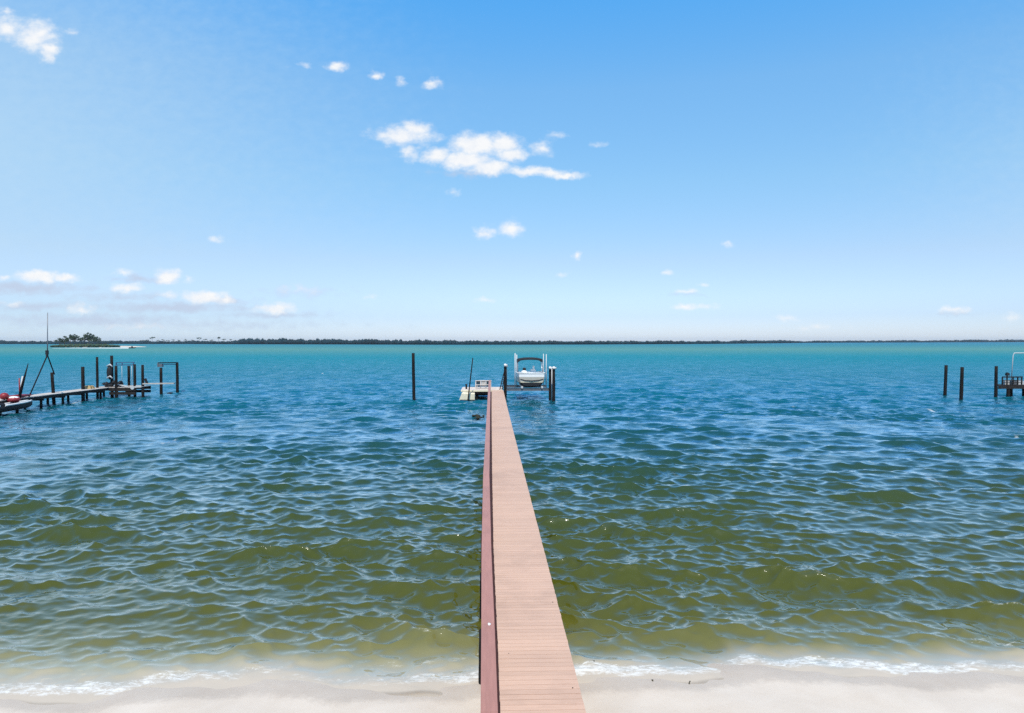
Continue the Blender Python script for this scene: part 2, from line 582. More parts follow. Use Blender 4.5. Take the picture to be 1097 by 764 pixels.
# white streaks painted far out, standing in for sparkle on the water
wv = nd(nt, 'ShaderNodeTexNoise', i_Scale=0.42, i_Detail=5.0, i_Roughness=0.72)
wm = nd(nt, 'ShaderNodeMapping')
wm.inputs['Scale'].default_value = (1.0, 0.25, 1)
nt.links.new(tc.outputs['Object'], wm.inputs['Vector'])
nt.links.new(wm.outputs[0], wv.inputs['Vector'])
wc = nd(nt, 'ShaderNodeMapRange', interpolation_type='SMOOTHSTEP')
wc.inputs['From Min'].default_value = 0.665
wc.inputs['From Max'].default_value = 0.74
wc.inputs['To Max'].default_value = 0.75
nt.links.new(wv.outputs['Fac'], wc.inputs['Value'])
wfar = nd(nt, 'ShaderNodeAttribute', attribute_name='glint_zone')
wcm = nd(nt, 'ShaderNodeMath', operation='MULTIPLY')
nt.links.new(wc.outputs[0], wcm.inputs[0])
nt.links.new(wfar.outputs['Fac'], wcm.inputs[1])
fmax = nd(nt, 'ShaderNodeMath', operation='MAXIMUM')
nt.links.new(fr2.outputs[0], fmax.inputs[0])
nt.links.new(wcm.outputs[0], fmax.inputs[1])
fd = nd(nt, 'ShaderNodeBsdfDiffuse')
fd.inputs['Color'].default_value = (0.78, 0.78, 0.75, 1)
fin = nd(nt, 'ShaderNodeMixShader')
nt.links.new(fmax.outputs[0], fin.inputs[0])
nt.links.new(surf.outputs[0], fin.inputs[1])
nt.links.new(fd.outputs[0], fin.inputs[2])
nt.links.new(fin.outputs[0], outn.inputs['Surface'])

bumpw = np.interp(RD, [10, 16, 30, 60, 150, 600], [0.06, 0.07, 0.12, 0.38, 1.0, 1.0]) * np.clip(depth / 0.2, 0.3, 1)
wrough = np.interp(RD, [10, 30, 80, 300, 1000], [0.02, 0.03, 0.07, 0.2, 0.3])
capv = np.interp(RD, [10, 25, 45, 80, 130, 250, 500], [1.75, 1.8, 1.75, 1.35, 0.9, 0.42, 0.22]) * np.clip(depth / 0.06, 0.2, 1)
farv = np.interp(np.log10(RD), [1.2, 1.5, 1.9, 2.3], [0.0, 0.3, 0.85, 1.0])
glintz = np.interp(RD, [18, 40, 120, 500, 800], [0.0, 0.4, 1.0, 1.0, 0.0])
water = np_mesh('sea_water', verts, faces, m_wat, attrs={'depth': depth, 'foam': foam, 'bumpw': bumpw, 'wrough': wrough, 'cap': capv, 'far': farv, 'glint_zone': glintz})
water['kind'] = 'structure'

# ------------------------------------------------------------------ our pier
ZD = 1.0
YEND = 71.3


def deck_left(y):
    return float(np.interp(y, [0, 9.5, 11.3, 13.8, 16.9, 26.2, 50, 72], [0.14, 0.127, 0.117, 0.09, 0.062, 0.045, 0.045, 0.07]))


def deck_right(y):
    return float(np.interp(y, [0, 10, 26, 50, 72], [1.33, 1.325, 1.295, 1.27, 1.29]))


def rail_mid(y):
    return float(np.interp(y, [0, 7.87, 9.96, 13.95, 21.6, 42, 74], [-0.015, -0.024, -0.046, -0.098, -0.153, -0.157, -0.14]))


pier = thing('wooden_pier', 'long narrow reddish plank pier running from the sand straight out to the boat lift', 'pier', (0.7, 0, 0))
bm = NB()
yb = -2.0
pitch_b = 0.1415
while yb < YEND:
    l, r = deck_left(yb), deck_right(yb)
    j = random.uniform(-0.004, 0.004)
    sk = random.uniform(-0.0012, 0.0012)
    box(bm, ((l + r) / 2 + j, yb + 0.07, ZD - 0.0125 + random.uniform(-0.0012, 0.0012)), (r - l, 0.1325 + random.uniform(-0.004, 0.002), 0.025), rz=sk)
    yb += pitch_b
mk('deck', bm, M['deck'], pier)
for px, py, rr_ in ((613.5, 736.8, 0.010), (592, 645, 0.012), (545, 700, 0.006)):
    p = at(px, py, ZD + 0.006)
    bm = NB()
    ball(bm, p, (rr_ * 1.3, rr_, 0.006), 1)
    mk('knot', bm, M['black'], pier)
# stringers under the boards
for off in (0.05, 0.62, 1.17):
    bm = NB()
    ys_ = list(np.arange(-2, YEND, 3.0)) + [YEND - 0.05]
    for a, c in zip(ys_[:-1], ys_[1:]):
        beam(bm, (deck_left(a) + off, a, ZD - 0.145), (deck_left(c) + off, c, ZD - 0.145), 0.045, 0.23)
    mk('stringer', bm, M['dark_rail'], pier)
# dark beam added to make the slot between deck and rail read as shaded
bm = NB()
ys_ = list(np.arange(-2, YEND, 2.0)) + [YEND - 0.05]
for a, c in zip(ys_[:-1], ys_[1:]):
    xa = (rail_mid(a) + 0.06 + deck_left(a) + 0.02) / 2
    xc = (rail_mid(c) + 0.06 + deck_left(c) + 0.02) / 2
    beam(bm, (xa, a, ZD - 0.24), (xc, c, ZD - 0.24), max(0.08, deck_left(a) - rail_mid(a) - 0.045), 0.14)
mk('slot_shade_beam', bm, M['dark_rail'], pier)
# rail: cap boards, posts
bm = NB()
ys_ = list(np.arange(-2, 74.2, 2.45)) + [74.2]
for a, c in zip(ys_[:-1], ys_[1:]):
    n = 3
    for q in range(n):
        y0 = a + (c - a) * q / n
        y1 = a + (c - a) * (q + 1) / n
        beam(bm, (rail_mid(y0), y0 + (0.002 if q == 0 else 0), ZD + 0.88), (rail_mid(y1), y1 - (0.002 if q == n - 1 else 0), ZD + 0.88), 0.2, 0.038)
bmesh.ops.remove_doubles(bm, verts=bm.verts, dist=0.0005)
mk('rail_cap', bm, M['rail'], pier)
bm = NB()
ball(bm, (rail_mid(10.2) + 0.02, 10.25, ZD + 0.901), (0.022, 0.05, 0.006), 2, 0.25)
mk('bird_dropping', bm, M['white'], pier)
bm = NB()
ys_ = list(np.arange(-2, 74.0, 2.45)) + [74.0]
for a, c in zip(ys_[:-1], ys_[1:]):
    beam(bm, (rail_mid(a), a, ZD + 0.79), (rail_mid(c), c, ZD + 0.79), 0.04, 0.138)
mk('rail_board', bm, M['dark_rail'], pier)
for y in np.arange(-1.5, 73, 2.45):
    bm = NB()
    x = rail_mid(y)
    box(bm, (x, y, (ZD + 0.72 + 0.1) / 2), (0.088, 0.088, ZD + 0.62))
    mk('rail_post', bm, M['dark_rail'], pier)
# piles
for y in np.arange(3.1, 72, 3.035):
    zg = float(bed_z(np.array(0.0), np.array(y))) - 0.4
    for xx in (rail_mid(y) - 0.04, 1.12):
        bm = piling_bm(xx, y, zg, ZD - 0.03 if xx < 0.5 else ZD - 0.28, 0.115)
        mk('piling', bm, M['pile'], pier)
    bm = NB()
    beam(bm, (rail_mid(y) + 0.02, y + 0.14, ZD - 0.36), (1.25, y + 0.14, ZD - 0.36), 0.06, 0.19)
    mk('cross_beam', bm, M['dark_rail'], pier)

# T platform at the far end, pale boards
XL, XR, Y0, Y1 = -3.15, 1.14, 71.36, 76.2
bm = NB()
x = XL
while x < XR:
    box(bm, (x + 0.07, (Y0 + Y1) / 2, ZD + 0.005), (0.136, Y1 - Y0, 0.03))
    x += 0.1415
mk('platform_deck', bm, M['deck_pale'], pier)
bm = NB()
box(bm, ((XL + XR) / 2, Y0 - 0.03, ZD - 0.065), (XR - XL, 0.04, 0.16))
mk('platform_fascia', bm, M['cream'], pier, 0.005)
bm = NB()
for yy in (71.6, 73.8, 76.0):
    beam(bm, (XL + 0.1, yy, ZD - 0.26), (XR - 0.05, yy, ZD - 0.26), 0.09, 0.22)
for xx in np.arange(XL + 0.4, XR, 0.6):
    beam(bm, (xx, 71.6, ZD - 0.12), (xx, 76.0, ZD - 0.12), 0.045, 0.1)
mk('platform_frame', bm, M['dark_rail'], pier)
for xx in (-2.9, -1.5, 0.9):
    for yy in (71.75, 75.8):
        mk('piling', piling_bm(xx, yy, -3.0, ZD - 0.2, 0.13), M['pile'], pier)
bm = NB()
for z in (0.25, 0.5, 0.62):
    beam(bm, (-1.75, 71.9, z), (0.0, 71.9, z), 0.05, 0.14)
mk('cross_brace', bm, M['pier_side'], pier)

# railing/bench back on the platform
pr = thing('slatted_bench', 'pale framed slatted bench on the far platform left of the pier rail', 'bench', (-0.85, 73.9, ZD + 0.02))
zb = ZD + 0.02
bm = NB()
box(bm, (-0.83, 74.0, zb + 0.83), (1.75, 0.16, 0.07))
mk('top_rail', bm, M['deck_pale'], pr, 0.008)
for xx in (-1.66, -1.12, -0.55, -0.03):
    bm = NB()
    box(bm, (xx, 74.0, zb + 0.4), (0.09, 0.09, 0.79))
    mk('post', bm, M['deck_pale'], pr, 0.006)
for xx, w, mm in ((-1.39, 0.40, 'pier_side'), (-0.29, 0.38, 'pier_side'), (-0.835, 0.42, 'old_wood')):
    bm = NB()
    for k in range(5):
        box(bm, (xx, 74.0, zb + 0.24 + 0.125 * k), (w, 0.03, 0.105))
    mk('back_slats', bm, M[mm], pr)
bm = NB()
box(bm, (-0.84, 73.78, zb + 0.4), (1.6, 0.38, 0.05))
mk('seat', bm, M['old_wood'], pr, 0.006)
for xx in (-1.5, -0.2):
    bm = NB()
    box(bm, (xx, 73.66, zb + 0.187), (0.08, 0.08, 0.374))
    mk('leg', bm, M['old_wood'], pr)

# cream float moored at the end of the platform
fl = thing('floating_dock', 'cream plastic float with sloping end beside the pier head', 'float', (-2.6, 70.6, 0))


def loft(bm, sections, close=True):
    rings = [[bm.verts.new(Vector(p)) for p in s] for s in sections]
    n = len(rings[0])
    for a, c in zip(rings[:-1], rings[1:]):
        for k in range(n if close else n - 1):
            j = (k + 1) % n
            f = bm.faces.new((a[k], a[j], c[j], c[k]))
            f.smooth = True
    if close:
        bm.faces.new(rings[0][::-1])
        bm.faces.new(rings[-1])


bm = NB()
sec = []
for y_, g in ((70.2, 0.9), (70.35, 1.0), (71.0, 1.0), (71.2, 0.96)):
    sec.append([(-3.25 * 1 - 0.03 * g, y_, -0.12), (-1.75, y_, -0.12), (-1.68, y_, 0.1), (-1.68, y_, 0.78 * g), (-2.9, y_, 0.86 * g), (-3.02, y_, 0.8 * g), (-3.26, y_, 0.15)])
loft(bm, sec)
mk('hull', bm, M['cream'], fl, 0.02)
bm = NB()
box(bm, (-2.45, 70.185, 0.07), (1.5, 0.02, 0.1))
mk('fender_strip', bm, M['black'], fl)
bm = NB()
beam(bm, (-2.32, 70.18, 0.2), (-2.32, 70.18, 0.74), 0.03, 0.02)
mk('joint_strip', bm, M['old_wood'], fl)

# leaning pole beside the float
p0 = at(501.2, 430, 0)
p1 = atd(506.5, 383.5, p0.y)
bm = NB()
tube(bm, [p0 - (p1 - p0) * 0.5, p0, p0.lerp(p1, 0.5), p1], [0.075, 0.07, 0.06, 0.05], 8)
tag(mk('leaning_pole', bm, M['pile'], origin=p0), 'tall thin dark pole leaning right in front of the cream float', 'pole')
# short black bollard on the platform
bm = NB()
q = atd(499.6, 415, 73.0)
tube(bm, [(q.x, q.y, ZD + 0.02), (q.x, q.y, ZD + 0.45), (q.x, q.y, ZD + 0.5), (q.x, q.y, ZD + 0.56)], [0.1, 0.09, 0.14, 0.12], 10)
tag(mk('mooring_bollard', bm, M['black'], origin=(q.x, q.y, ZD + 0.02)), 'short black bollard at the left end of the pier platform', 'bollard')

# lone mooring pilings
def lone(px, py, ytop, r, label, lean_px=0.0, grp=None):
    p = at(px, py, 0)
    t = atd(px + lean_px, ytop, p.y)
    lx, lz = t.x - p.x, t.z
    k = (lz + 3.0) / lz
    bm = NB()
    pts = [Vector((p.x - lx * (k - 1), p.y, -3.0)) + Vector((lx * k, 0, lz + 3.0)) * (i / 8) for i in range(9)]
    tube(bm, pts, [r * (1.08 - 0.14 * i / 8) for i in range(9)], 12, 0.05)
    o = mk('mooring_piling', bm, M['pile'], origin=(p.x, p.y, 0))
    tag(o, label, 'piling', grp)
    return p


G = 'pilings standing alone in open water'
lone(443.5, 430, 378.3, 0.16, 'tall lone black piling in open water left of the pier head', -0.9, G)
lone(1012.3, 423.5, 391.3, 0.17, 'slightly leaning black piling farthest left of the right hand dock, in open water', 1.3, G)
lone(1029.6, 428, 393.3, 0.175, 'thick black piling in open water second from the right hand dock with short stub attached', 1.2, G)

# ------------------------------------------------------------------ boat lift with boat
YL = 72.3


def P(px, py, y=YL):
    return atd(px, py, y)


def zpx(py, y=YL):
    return P(540, py, y).z


lift = thing('boat_lift', 'steel boat lift with white topped black pilings holding up the white boat', 'boat lift', (P(565, 415).x, YL, 0))
for px, ptop, yy, r in ((541.2, 391, 70.8, 0.15), (589.4, 394, 70.6, 0.15), (593.2, 394, 68.6, 0.16), (541.6, 392, 76.5, 0.15)):
    x = P(px, 400, yy).x
    pl = mk('piling', piling_bm(x, yy, -3.0, zpx(ptop, yy), r), M['pile'], lift)
    # white motor housing and cap
    bm = NB()
    zt = zpx(ptop, yy)
    box(bm, (x, yy, zt + 0.06), (0.3, 0.3, 0.12), taper=0.6)
    tube(bm, [(x - 0.1, yy - 0.2, zt - 0.1), (x + 0.24, yy - 0.2, zt - 0.02)], 0.1, 10)
    mk('motor', bm, M['pvc'], pl)
for px, yy in ((591.3, 69.8),):
    x = P(px, 400, yy).x
    bm = NB()
    tube(bm, [(x, yy, -0.5), (x, yy, zpx(394, yy))], 0.055, 8)
    mk('guide_post', bm, M['pvc'], lift)
xl, xr = P(541.6, 400, 70.8).x + 0.1, P(589.4, 400, 70.6).x - 0.05
zc = zpx(417.3, 70.6)
for yy in (70.6, 75.6):
    bm = NB()
    beam(bm, (xl, yy, zc + 0.13), (xr, yy, zc + 0.13), 0.16, 0.03)
    beam(bm, (xl, yy, zc), (xr, yy, zc), 0.03, 0.23)
    beam(bm, (xl, yy, zc - 0.13), (xr, yy, zc - 0.13), 0.16, 0.03)
    mk('cradle_beam', bm, M['steel'], lift)
for px in (558.5, 579.5):
    x = P(px, 400, 72).x
    bm = NB()
    beam(bm, (x, 70.2, zc + 0.24), (x, 76.4, zc + 0.24), 0.2, 0.2)
    mk('bunk_board', bm, M['pvc'], lift, 0.01)
for px, ptop, yy in ((551.8, 378.5, 70.9), (553.6, 380, 75.2), (585.2, 379.5, 70.9), (582.2, 379, 75.2)):
    x = P(px, 400, yy).x
    bm = NB()
    tube(bm, [(x, yy, zc - 0.05), (x, yy, zpx(ptop, yy))], 0.055 if px < 560 else 0.045, 8)
    mk('guide_post', bm, M['pvc'], lift)
for x, yy in ((xl + 0.05, 70.62), (xr - 0.05, 70.62), (xl + 0.05, 75.58), (xr - 0.05, 75.58)):
    bm = NB()
    tube(bm, [(x, yy, zc + 0.1), (x, yy, zpx(394, yy) - 0.1)], 0.012, 5)
    mk('lift_cable', bm, M['steel'], lift)

# folded ramp leaning on the left pile
bm = NB()
a = P(535.4, 413, 71.9)
c = P(540.2, 398, 71.9)
for dx in (0, 0.28):
    beam(bm, (a.x + dx, a.y, ZD + 0.02), (c.x + dx * 0.3, c.y, c.z), 0.06, 0.09)
for t in np.linspace(0.08, 0.9, 8):
    l = Vector((a.x, a.y, ZD + 0.02)).lerp(Vector((c.x, c.y, c.z)), t)
    r2 = Vector((a.x + 0.28, a.y, ZD + 0.02)).lerp(Vector((c.x + 0.084, c.y, c.z)), t)
    beam(bm, l, r2, 0.05, 0.06)
tag(mk('leaning_ladder', bm, M['pier_side'], origin=(a.x, a.y, ZD + 0.02)), 'dark ladder leaning against the left piling of the boat lift', 'ladder')

# the boat, bow towards the beach
bx = P(569, 400, 71.5).x
zg = zpx(399.8, 71.5)      # gunwale
zk = zpx(415.0, 71.5)      # keel
boat = thing('motor_boat', 'white motor boat with a black canopy frame raised on the lift at the pier head', 'boat', (bx, 73.8, zk))


def hull_sec(y, hw, rise, flare, zt):
    """starboard-to-port outline, open at the top"""
    zb_ = zk + rise
    ht = zt - zb_
    half = [(0.0, zb_), (hw * 0.5 * flare, zb_ + ht * 0.04), (hw * 0.76 * flare, zb_ + ht * 0.13), (hw * 0.92 * flare, zb_ + ht * 0.30), (hw * 0.97 * flare ** 0.5, zb_ + ht * 0.36), (hw * 0.975 * flare ** 0.5, zb_ + ht * 0.46), (hw * 0.985, zb_ + ht * 0.72), (hw, zt)]
    pts = [(bx + x, y, z) for x, z in half[::-1]] + [(bx - x, y, z) for x, z in half[1:]]
    return pts


secs_ = [(70.45, 1.30, 0.16, 0.88, zg + 0.02), (70.6, 1.36, 0.10, 0.92, zg + 0.02), (71.1, 1.41, 0.05, 0.95, zg + 0.01), (72.2, 1.43, 0.03, 0.98, zg - 0.02),
         (74.0, 1.43, 0.0, 1, zg - 0.05), (76.4, 1.40, 0.0, 1, zg - 0.06)]
bm = NB()
S_ = [hull_sec(*s) for s in secs_]
loft(bm, S_, close=False)
nh = len(S_[0])
for i in range(nh // 2):
    q4 = [S_[0][i], S_[0][i + 1], S_[0][nh - 2 - i], S_[0][nh - 1 - i]]
    if i == nh // 2 - 1:
        q4 = q4[:3]
    bm.faces.new([bm.verts.new(Vector(p)) for p in q4])
bm.faces.new([bm.verts.new(Vector(p)) for p in S_[-1]][::-1])
bmesh.ops.remove_doubles(bm, verts=bm.verts, dist=0.001)
for f in bm.faces:
    zc_ = f.calc_center_median().z
    t_ = (zc_ - zk) / (zg - zk)
    f.material_index = 2 if t_ < 0.36 else (3 if t_ < 0.45 else (1 if t_ < 0.68 else 0))
hull = mk('hull', bm, [M['white'], M['hull_grey'], M['black'], M['cream']], boat)
bm = NB()
pts = [(bx + s * 0, 0, 0) for s in ()]
gun = [Vector(s[0]) for s in S_][::-1] + [Vector(s[-1]) for s in S_]
tube(bm, [g + Vector((0, 0, 0.02)) for g in gun], 0.06, 8)
mk('rub_rail', bm, M['white'], boat)
bm = NB()
sec = []
for s in secs_:
    sec.append([(bx - s[1] * 0.96, s[0] + 0.03, s[4] - 0.03), (bx, s[0] + 0.03, s[4] + 0.05), (bx + s[1] * 0.96, s[0] + 0.03, s[4] - 0.03), (bx, s[0] + 0.03, s[4] - 0.1)])
loft(bm, sec)
mk('foredeck', bm, M['white'], boat)
bm = NB()
hh_ = zg - zk
tube(bm, [(bx - 1.18, 70.42, zk + hh_ * 0.62), (bx - 0.7, 70.42, zk + hh_ * 0.52), (bx, 70.42, zk + hh_ * 0.49), (bx + 0.7, 70.42, zk + hh_ * 0.52), (bx + 1.18, 70.42, zk + hh_ * 0.62)], [0.03, 0.05, 0.06, 0.05, 0.03], 8)
mk('hull_stripe', bm, M['black'], boat)
# canopy
zc1 = zpx(383.3, 72.8)
bm = NB()
secc = []
for y_, dz in ((72.0, -0.05), (72.6, 0.02), (73.6, 0.03), (74.4, -0.04)):
    row = []
    for u in np.linspace(-1, 1, 9):
        row.append((bx - 0.08 + u * 1.33, y_, zc1 + dz - 0.16 * abs(u) ** 2.5))
    low = [(x_, y2, z_ - 0.16 if 0 < i < 8 else z_ - 0.30) for i, (x_, y2, z_) in enumerate(row)]
    secc.append(row + low[::-1])
loft(bm, secc)
mk('canopy', bm, M['black'], boat)
for sx_ in (-1, 1):
    for y0_, y1_ in ((72.1, 72.9), (74.3, 73.2)):
        bm = NB()
        tube(bm, [(bx - 0.08 + sx_ * 1.30, y0_, zc1 - 0.35), (bx + sx_ * 1.33, y1_, zg)], 0.035, 8)
        mk('canopy_pole', bm, M['alu'], boat)
# console, seat, engine
bm = NB()
box(bm, (bx + 0.32, 73.3, zg + 0.17), (0.62, 0.5, 0.36), taper=0.8)
box(bm, (bx + 0.36, 73.15, zg + 0.50), (0.2, 0.1, 0.42))
mk('console', bm, M['white'], boat, 0.03)
bm = NB()
ball(bm, (bx - 0.72, 72.0, zg + 0.10), (0.33, 0.35, 0.18), 2)
mk('seat_cushion', bm, M['white'], boat)
bm = NB()
box(bm, (bx - 0.5, 75.9, zg + 0.12), (0.42, 0.5, 0.55), taper=0.75)
mk('outboard_engine', bm, M['black'], boat, 0.05)

# dark weed floating left of the pier
wp = at(511.5, 447.5, 0)
bm = NB()
for k in range(16):
    ball(bm, (wp.x + random.gauss(0, 0.2), wp.y + random.gauss(0, 0.5), 0.06 + random.uniform(-0.04, 0.07)), (random.uniform(0.06, 0.16), random.uniform(0.1, 0.3), random.uniform(0.03, 0.09)), 2, 0.25)
tag(mk('seaweed_clump', bm, M['weed'], origin=(wp.x, wp.y, 0)), 'dark clump of weed floating in the water left of the pier', 'seaweed')

for px, py in ((636, 708), (699, 729), (739, 731)):
    p = at(px, py, 0.03)
    p.z = max(0.03, float(bed_z(np.array(p.x), np.array(p.y))) + 0.012)
    bm = NB()
    for k in range(4):
        ball(bm, (p.x + random.gauss(0, 0.02), p.y + random.gauss(0, 0.02), p.z), (random.uniform(0.008, 0.02), random.uniform(0.008, 0.02), 0.009), 1, 0.3)
    tag(mk('weed_scrap', bm, M['weed'], origin=p), 'tiny dark scrap of weed at the foam line right of the pier', 'seaweed', 'weed scraps at the foam line')

# ------------------------------------------------------------------ left neighbour pier
XP = -42.3
zL = 1.1
lp_ = thing('wooden_pier', 'weathered grey low pier at the left with black pilings and a wider end', 'pier', (XP, 66, 0))
bm = NB()
y_ = 50.0
while y_ < 78.5:
    w = 1.7
    box(bm, (XP + random.uniform(-0.02, 0.02), y_ + 0.07, zL), (w, 0.135, 0.05))
    y_ += 0.145
mk('deck', bm, M['old_wood'], lp_)
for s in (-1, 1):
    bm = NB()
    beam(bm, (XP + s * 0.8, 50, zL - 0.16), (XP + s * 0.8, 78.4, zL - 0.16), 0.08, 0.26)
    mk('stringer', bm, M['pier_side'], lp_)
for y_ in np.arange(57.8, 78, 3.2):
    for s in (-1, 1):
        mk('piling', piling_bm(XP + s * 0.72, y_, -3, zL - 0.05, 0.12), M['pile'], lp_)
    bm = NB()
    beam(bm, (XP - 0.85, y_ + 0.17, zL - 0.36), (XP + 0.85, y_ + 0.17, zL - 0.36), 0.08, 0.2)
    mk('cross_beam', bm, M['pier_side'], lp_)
# end platform to the right
e0 = atd(120, 414, 76.0)
e1 = atd(153.5, 412, 76.8)
bm = NB()
x = XP + 0.86
while x < e1.x:
    box(bm, (x + 0.07, 76.8, zL), (0.135, 3.2, 0.05))
    x += 0.145
mk('platform_deck', bm, M['old_wood'], lp_)
for yy in (75.15, 78.45):
    for dy, dz, hh_ in ((0, 0.2, 0.36), (-0.02, 0.62, 0.3)):
        bm = NB()
        beam(bm, (XP + 0.9, yy + dy, zL - dz), (e1.x, yy + dy, zL - dz), 0.09, hh_)
        mk('platform_beam', bm, M['pier_side'], lp_)
for px in (124.2, 138, 152.8):
    for yy in (75.3, 78.3):
        x = atd(px, 400, yy).x
        mk('piling', piling_bm(x, yy, -3, zL - 0.05, 0.14), M['pile'], lp_)
# thin catwalk reaching further right
c0 = atd(153.5, 411, 76.0)
c1 = atd(187, 410.2, 76.0)
bm = NB()
beam(bm, (c0.x, 76.0, c0.z - 0.02), (c1.x, 76.0, c0.z + 0.02), 0.4, 0.12)
mk('catwalk', bm, M['old_wood'], lp_)

# pilings along the pier, each a thing of its own
GP = 'black pilings along the left hand pier'


def dockpile(px, ytop, yy, r, label, lean=0.0):
    x = atd(px, 400, yy).x
    zt = atd(px, ytop, yy).z
    o = mk('dock_piling', piling_bm(x, yy, -3, zt, r, (lean, 0)), M['pile'], origin=(x, yy, 0))
    tag(o, label, 'piling', GP)
    return x, zt


dockpile(59, 399, 67.3, 0.15, 'short black piling with chipped slanted top nearest the red floats', -0.3)
dockpile(88.7, 393, 72.3, 0.17, 'thick black piling right of the chipped one along the left pier')
dockpile(104.2, 382.5, 74.5, 0.13, 'thin tall black piling just left of the gear covered one')
gx_, gz_ = dockpile(119.8, 381, 76.5, 0.16, 'tallest black piling with white band and gear lashed to it on the left pier')
# gear lashed to the tallest pile
gear = thing('lashed_gear', 'bundle of dark gear with white straps lashed to the tallest left piling', 'gear', (gx_, 76.2, zL + 0.03))
bm = NB()
ball(bm, (gx_ - 0.1, 76.2, atd(119, 399, 76.2).z), (0.3, 0.22, 0.75), 2, 0.1)
mk('bag', bm, M['black'], gear)
bm = NB()
for py in (392, 404.5):
    z_ = atd(119, py, 76.2).z
    tube(bm, [(gx_ - 0.33, 76.15, z_ - 0.05), (gx_ + 0.05, 76.05, z_ + 0.15), (gx_ + 0.27, 76.15, z_ - 0.1)], 0.09, 8)
mk('strap', bm, M['pvc'], gear)
bm = NB()
for k in range(9):
    ball(bm, (gx_ + random.uniform(-0.7, 1.0), 76.2 + random.uniform(-0.5, 0.5), zL + random.uniform(0.1, 0.5)), (random.uniform(0.15, 0.4), 0.3, random.uniform(0.1, 0.3)), 2, 0.2)
tag(mk('dark_tarpaulin', bm, M['black'], origin=(gx_, 76.2, zL)), 'crumpled dark tarpaulin heaped at the foot of the tallest left piling', 'tarpaulin')
bm = NB()
qq = Vector((-42.45, 73.3, zL))
for k in range(6):
    ring = [(qq.x + math.cos(t) * (0.5 - 0.03 * k), 73.3 + math.sin(t) * (0.5 - 0.03 * k), zL + 0.06 + 0.05 * k) for t in np.linspace(0, 6.28, 16)]
    tube(bm, ring, 0.045, 6)
tag(mk('rope_coil', bm, M['tan'], origin=(qq.x, 73.3, zL)), 'tan coil of rope lying on the left pier deck by the thin tall piling', 'rope')
bm = NB()
ww = atd(129, 409, 75.8)
beam(bm, (ww.x - 0.5, 75.7, zL + 0.35), (ww.x + 0.9, 75.8, zL + 0.08), 0.35, 0.06)
tag(mk('loose_plank', bm, M['pvc'], origin=(ww.x, 75.7, zL)), 'pale loose plank leaning on the dark tarpaulin', 'plank')

# left lift: two posts and a blue grey double beam
ll = thing('boat_lift', 'empty boat lift with a blue grey top beam over the left pier end', 'boat lift', (atd(134, 400, 76.5).x, 76.5, 0), 'empty boat lifts at the left pier')
for px, ptop, yy in ((124.3, 392, 75.2), (138, 392, 78.2), (144.3, 390.3, 77.0), (152.8, 391, 77.0)):
    x = atd(px, 400, yy).x
    mk('piling', piling_bm(x, yy, -3, atd(px, ptop, yy).z, 0.15), M['pile'], ll)
for py0 in (388.6, 391.2):
    a, c = atd(124, py0, 77.0), atd(144, py0 - 0.4, 77.0)
    bm = NB()
    beam(bm, a, c, 0.12, 0.09)
    mk('top_beam', bm, M['bluebar'], ll)
for px in (124.6, 131, 143):
    bm = NB()
    a, c = atd(px, 388.6, 77.0), atd(px, 391.2, 77.0)
    beam(bm, (a.x, 76.98, c.z), (a.x + 0.001, 76.98, a.z), 0.1, 0.1)
    mk('beam_strut', bm, M['bluebar'], ll)
bm = NB()
for px in (130.5, 141):
    a = atd(px, 391, 77.0)
    tube(bm, [(a.x, 77.0, a.z), (a.x, 77.0, zL + 0.1)], 0.025, 6)
mk('lift_cable', bm, M['pvc'], ll)
bm = NB()
a = atd(141.8, 415.5, 75.05)
tube(bm, [(a.x, 75.02, a.z), (a.x, 75.1, a.z)], 0.2, 12)
tag(mk('fender_ring', bm, M['pvc'], origin=a), 'round white fender on the side of the left pier end', 'fender')
bm = NB()
a, c = atd(145.5, 414, 75.04), atd(151.5, 414, 75.04)
beam(bm, a, c, 0.05, 0.24)
tag(mk('white_panel', bm, M['pvc'], origin=a), 'white flat panel on the side of the left pier end', 'panel')
bm = NB()
a = atd(156.4, 408.5, 76.0)
beam(bm, (a.x - 0.1, 76.0, c0.z + 0.55), (a.x + 0.12, 76.0, c0.z + 0.03), 0.2, 0.2)
tag(mk('mooring_cleat', bm, M['black'], origin=(a.x, 76, c0.z)), 'small dark cleat standing on the thin catwalk', 'cleat')

l2 = thing('boat_lift', 'outer boat lift frame of two black pilings and a thin top beam in the water', 'boat lift', (atd(181, 400, 73.0).x, 73, 0), 'empty boat lifts at the left pier')
y8, y9 = at(172.6, 422.5, 0).y, at(190, 420.5, 0).y
for px, ptop, yy in ((172.5, 394, y8), (189.9, 388.5, y9)):
    x = atd(px, 400, yy).x
    mk('piling', piling_bm(x, yy, -3, atd(px, ptop, yy).z, 0.165), M['pile'], l2)
pa, pb = atd(169.3, 388.8, y8), atd(190.3, 388.6, y9)
bm = NB()
beam(bm, pa, pb, 0.12, 0.12)
mk('top_beam', bm, M['pier_side'], l2)
bm = NB()
beam(bm, atd(175, 390.6, y8), atd(188, 390.4, y9), 0.1, 0.08)
mk('lower_beam', bm, M['bluebar'], l2)
bm = NB()
beam(bm, pa, atd(169.3, 393, y8), 0.12, 0.12)
a = atd(172.5, 391.5, y8)
box(bm, (a.x, a.y, a.z), (0.4, 0.4, 0.35))
mk('motor', bm, M['steel'], l2)
bm = NB()
a = at(182, 421.8, 0)
ball(bm, (a.x, a.y, 0.05), (0.33, 0.5, 0.12), 2)
tag(mk('float_buoy', bm, M['black'], origin=a), 'low dark float between the two outer lift pilings', 'buoy')

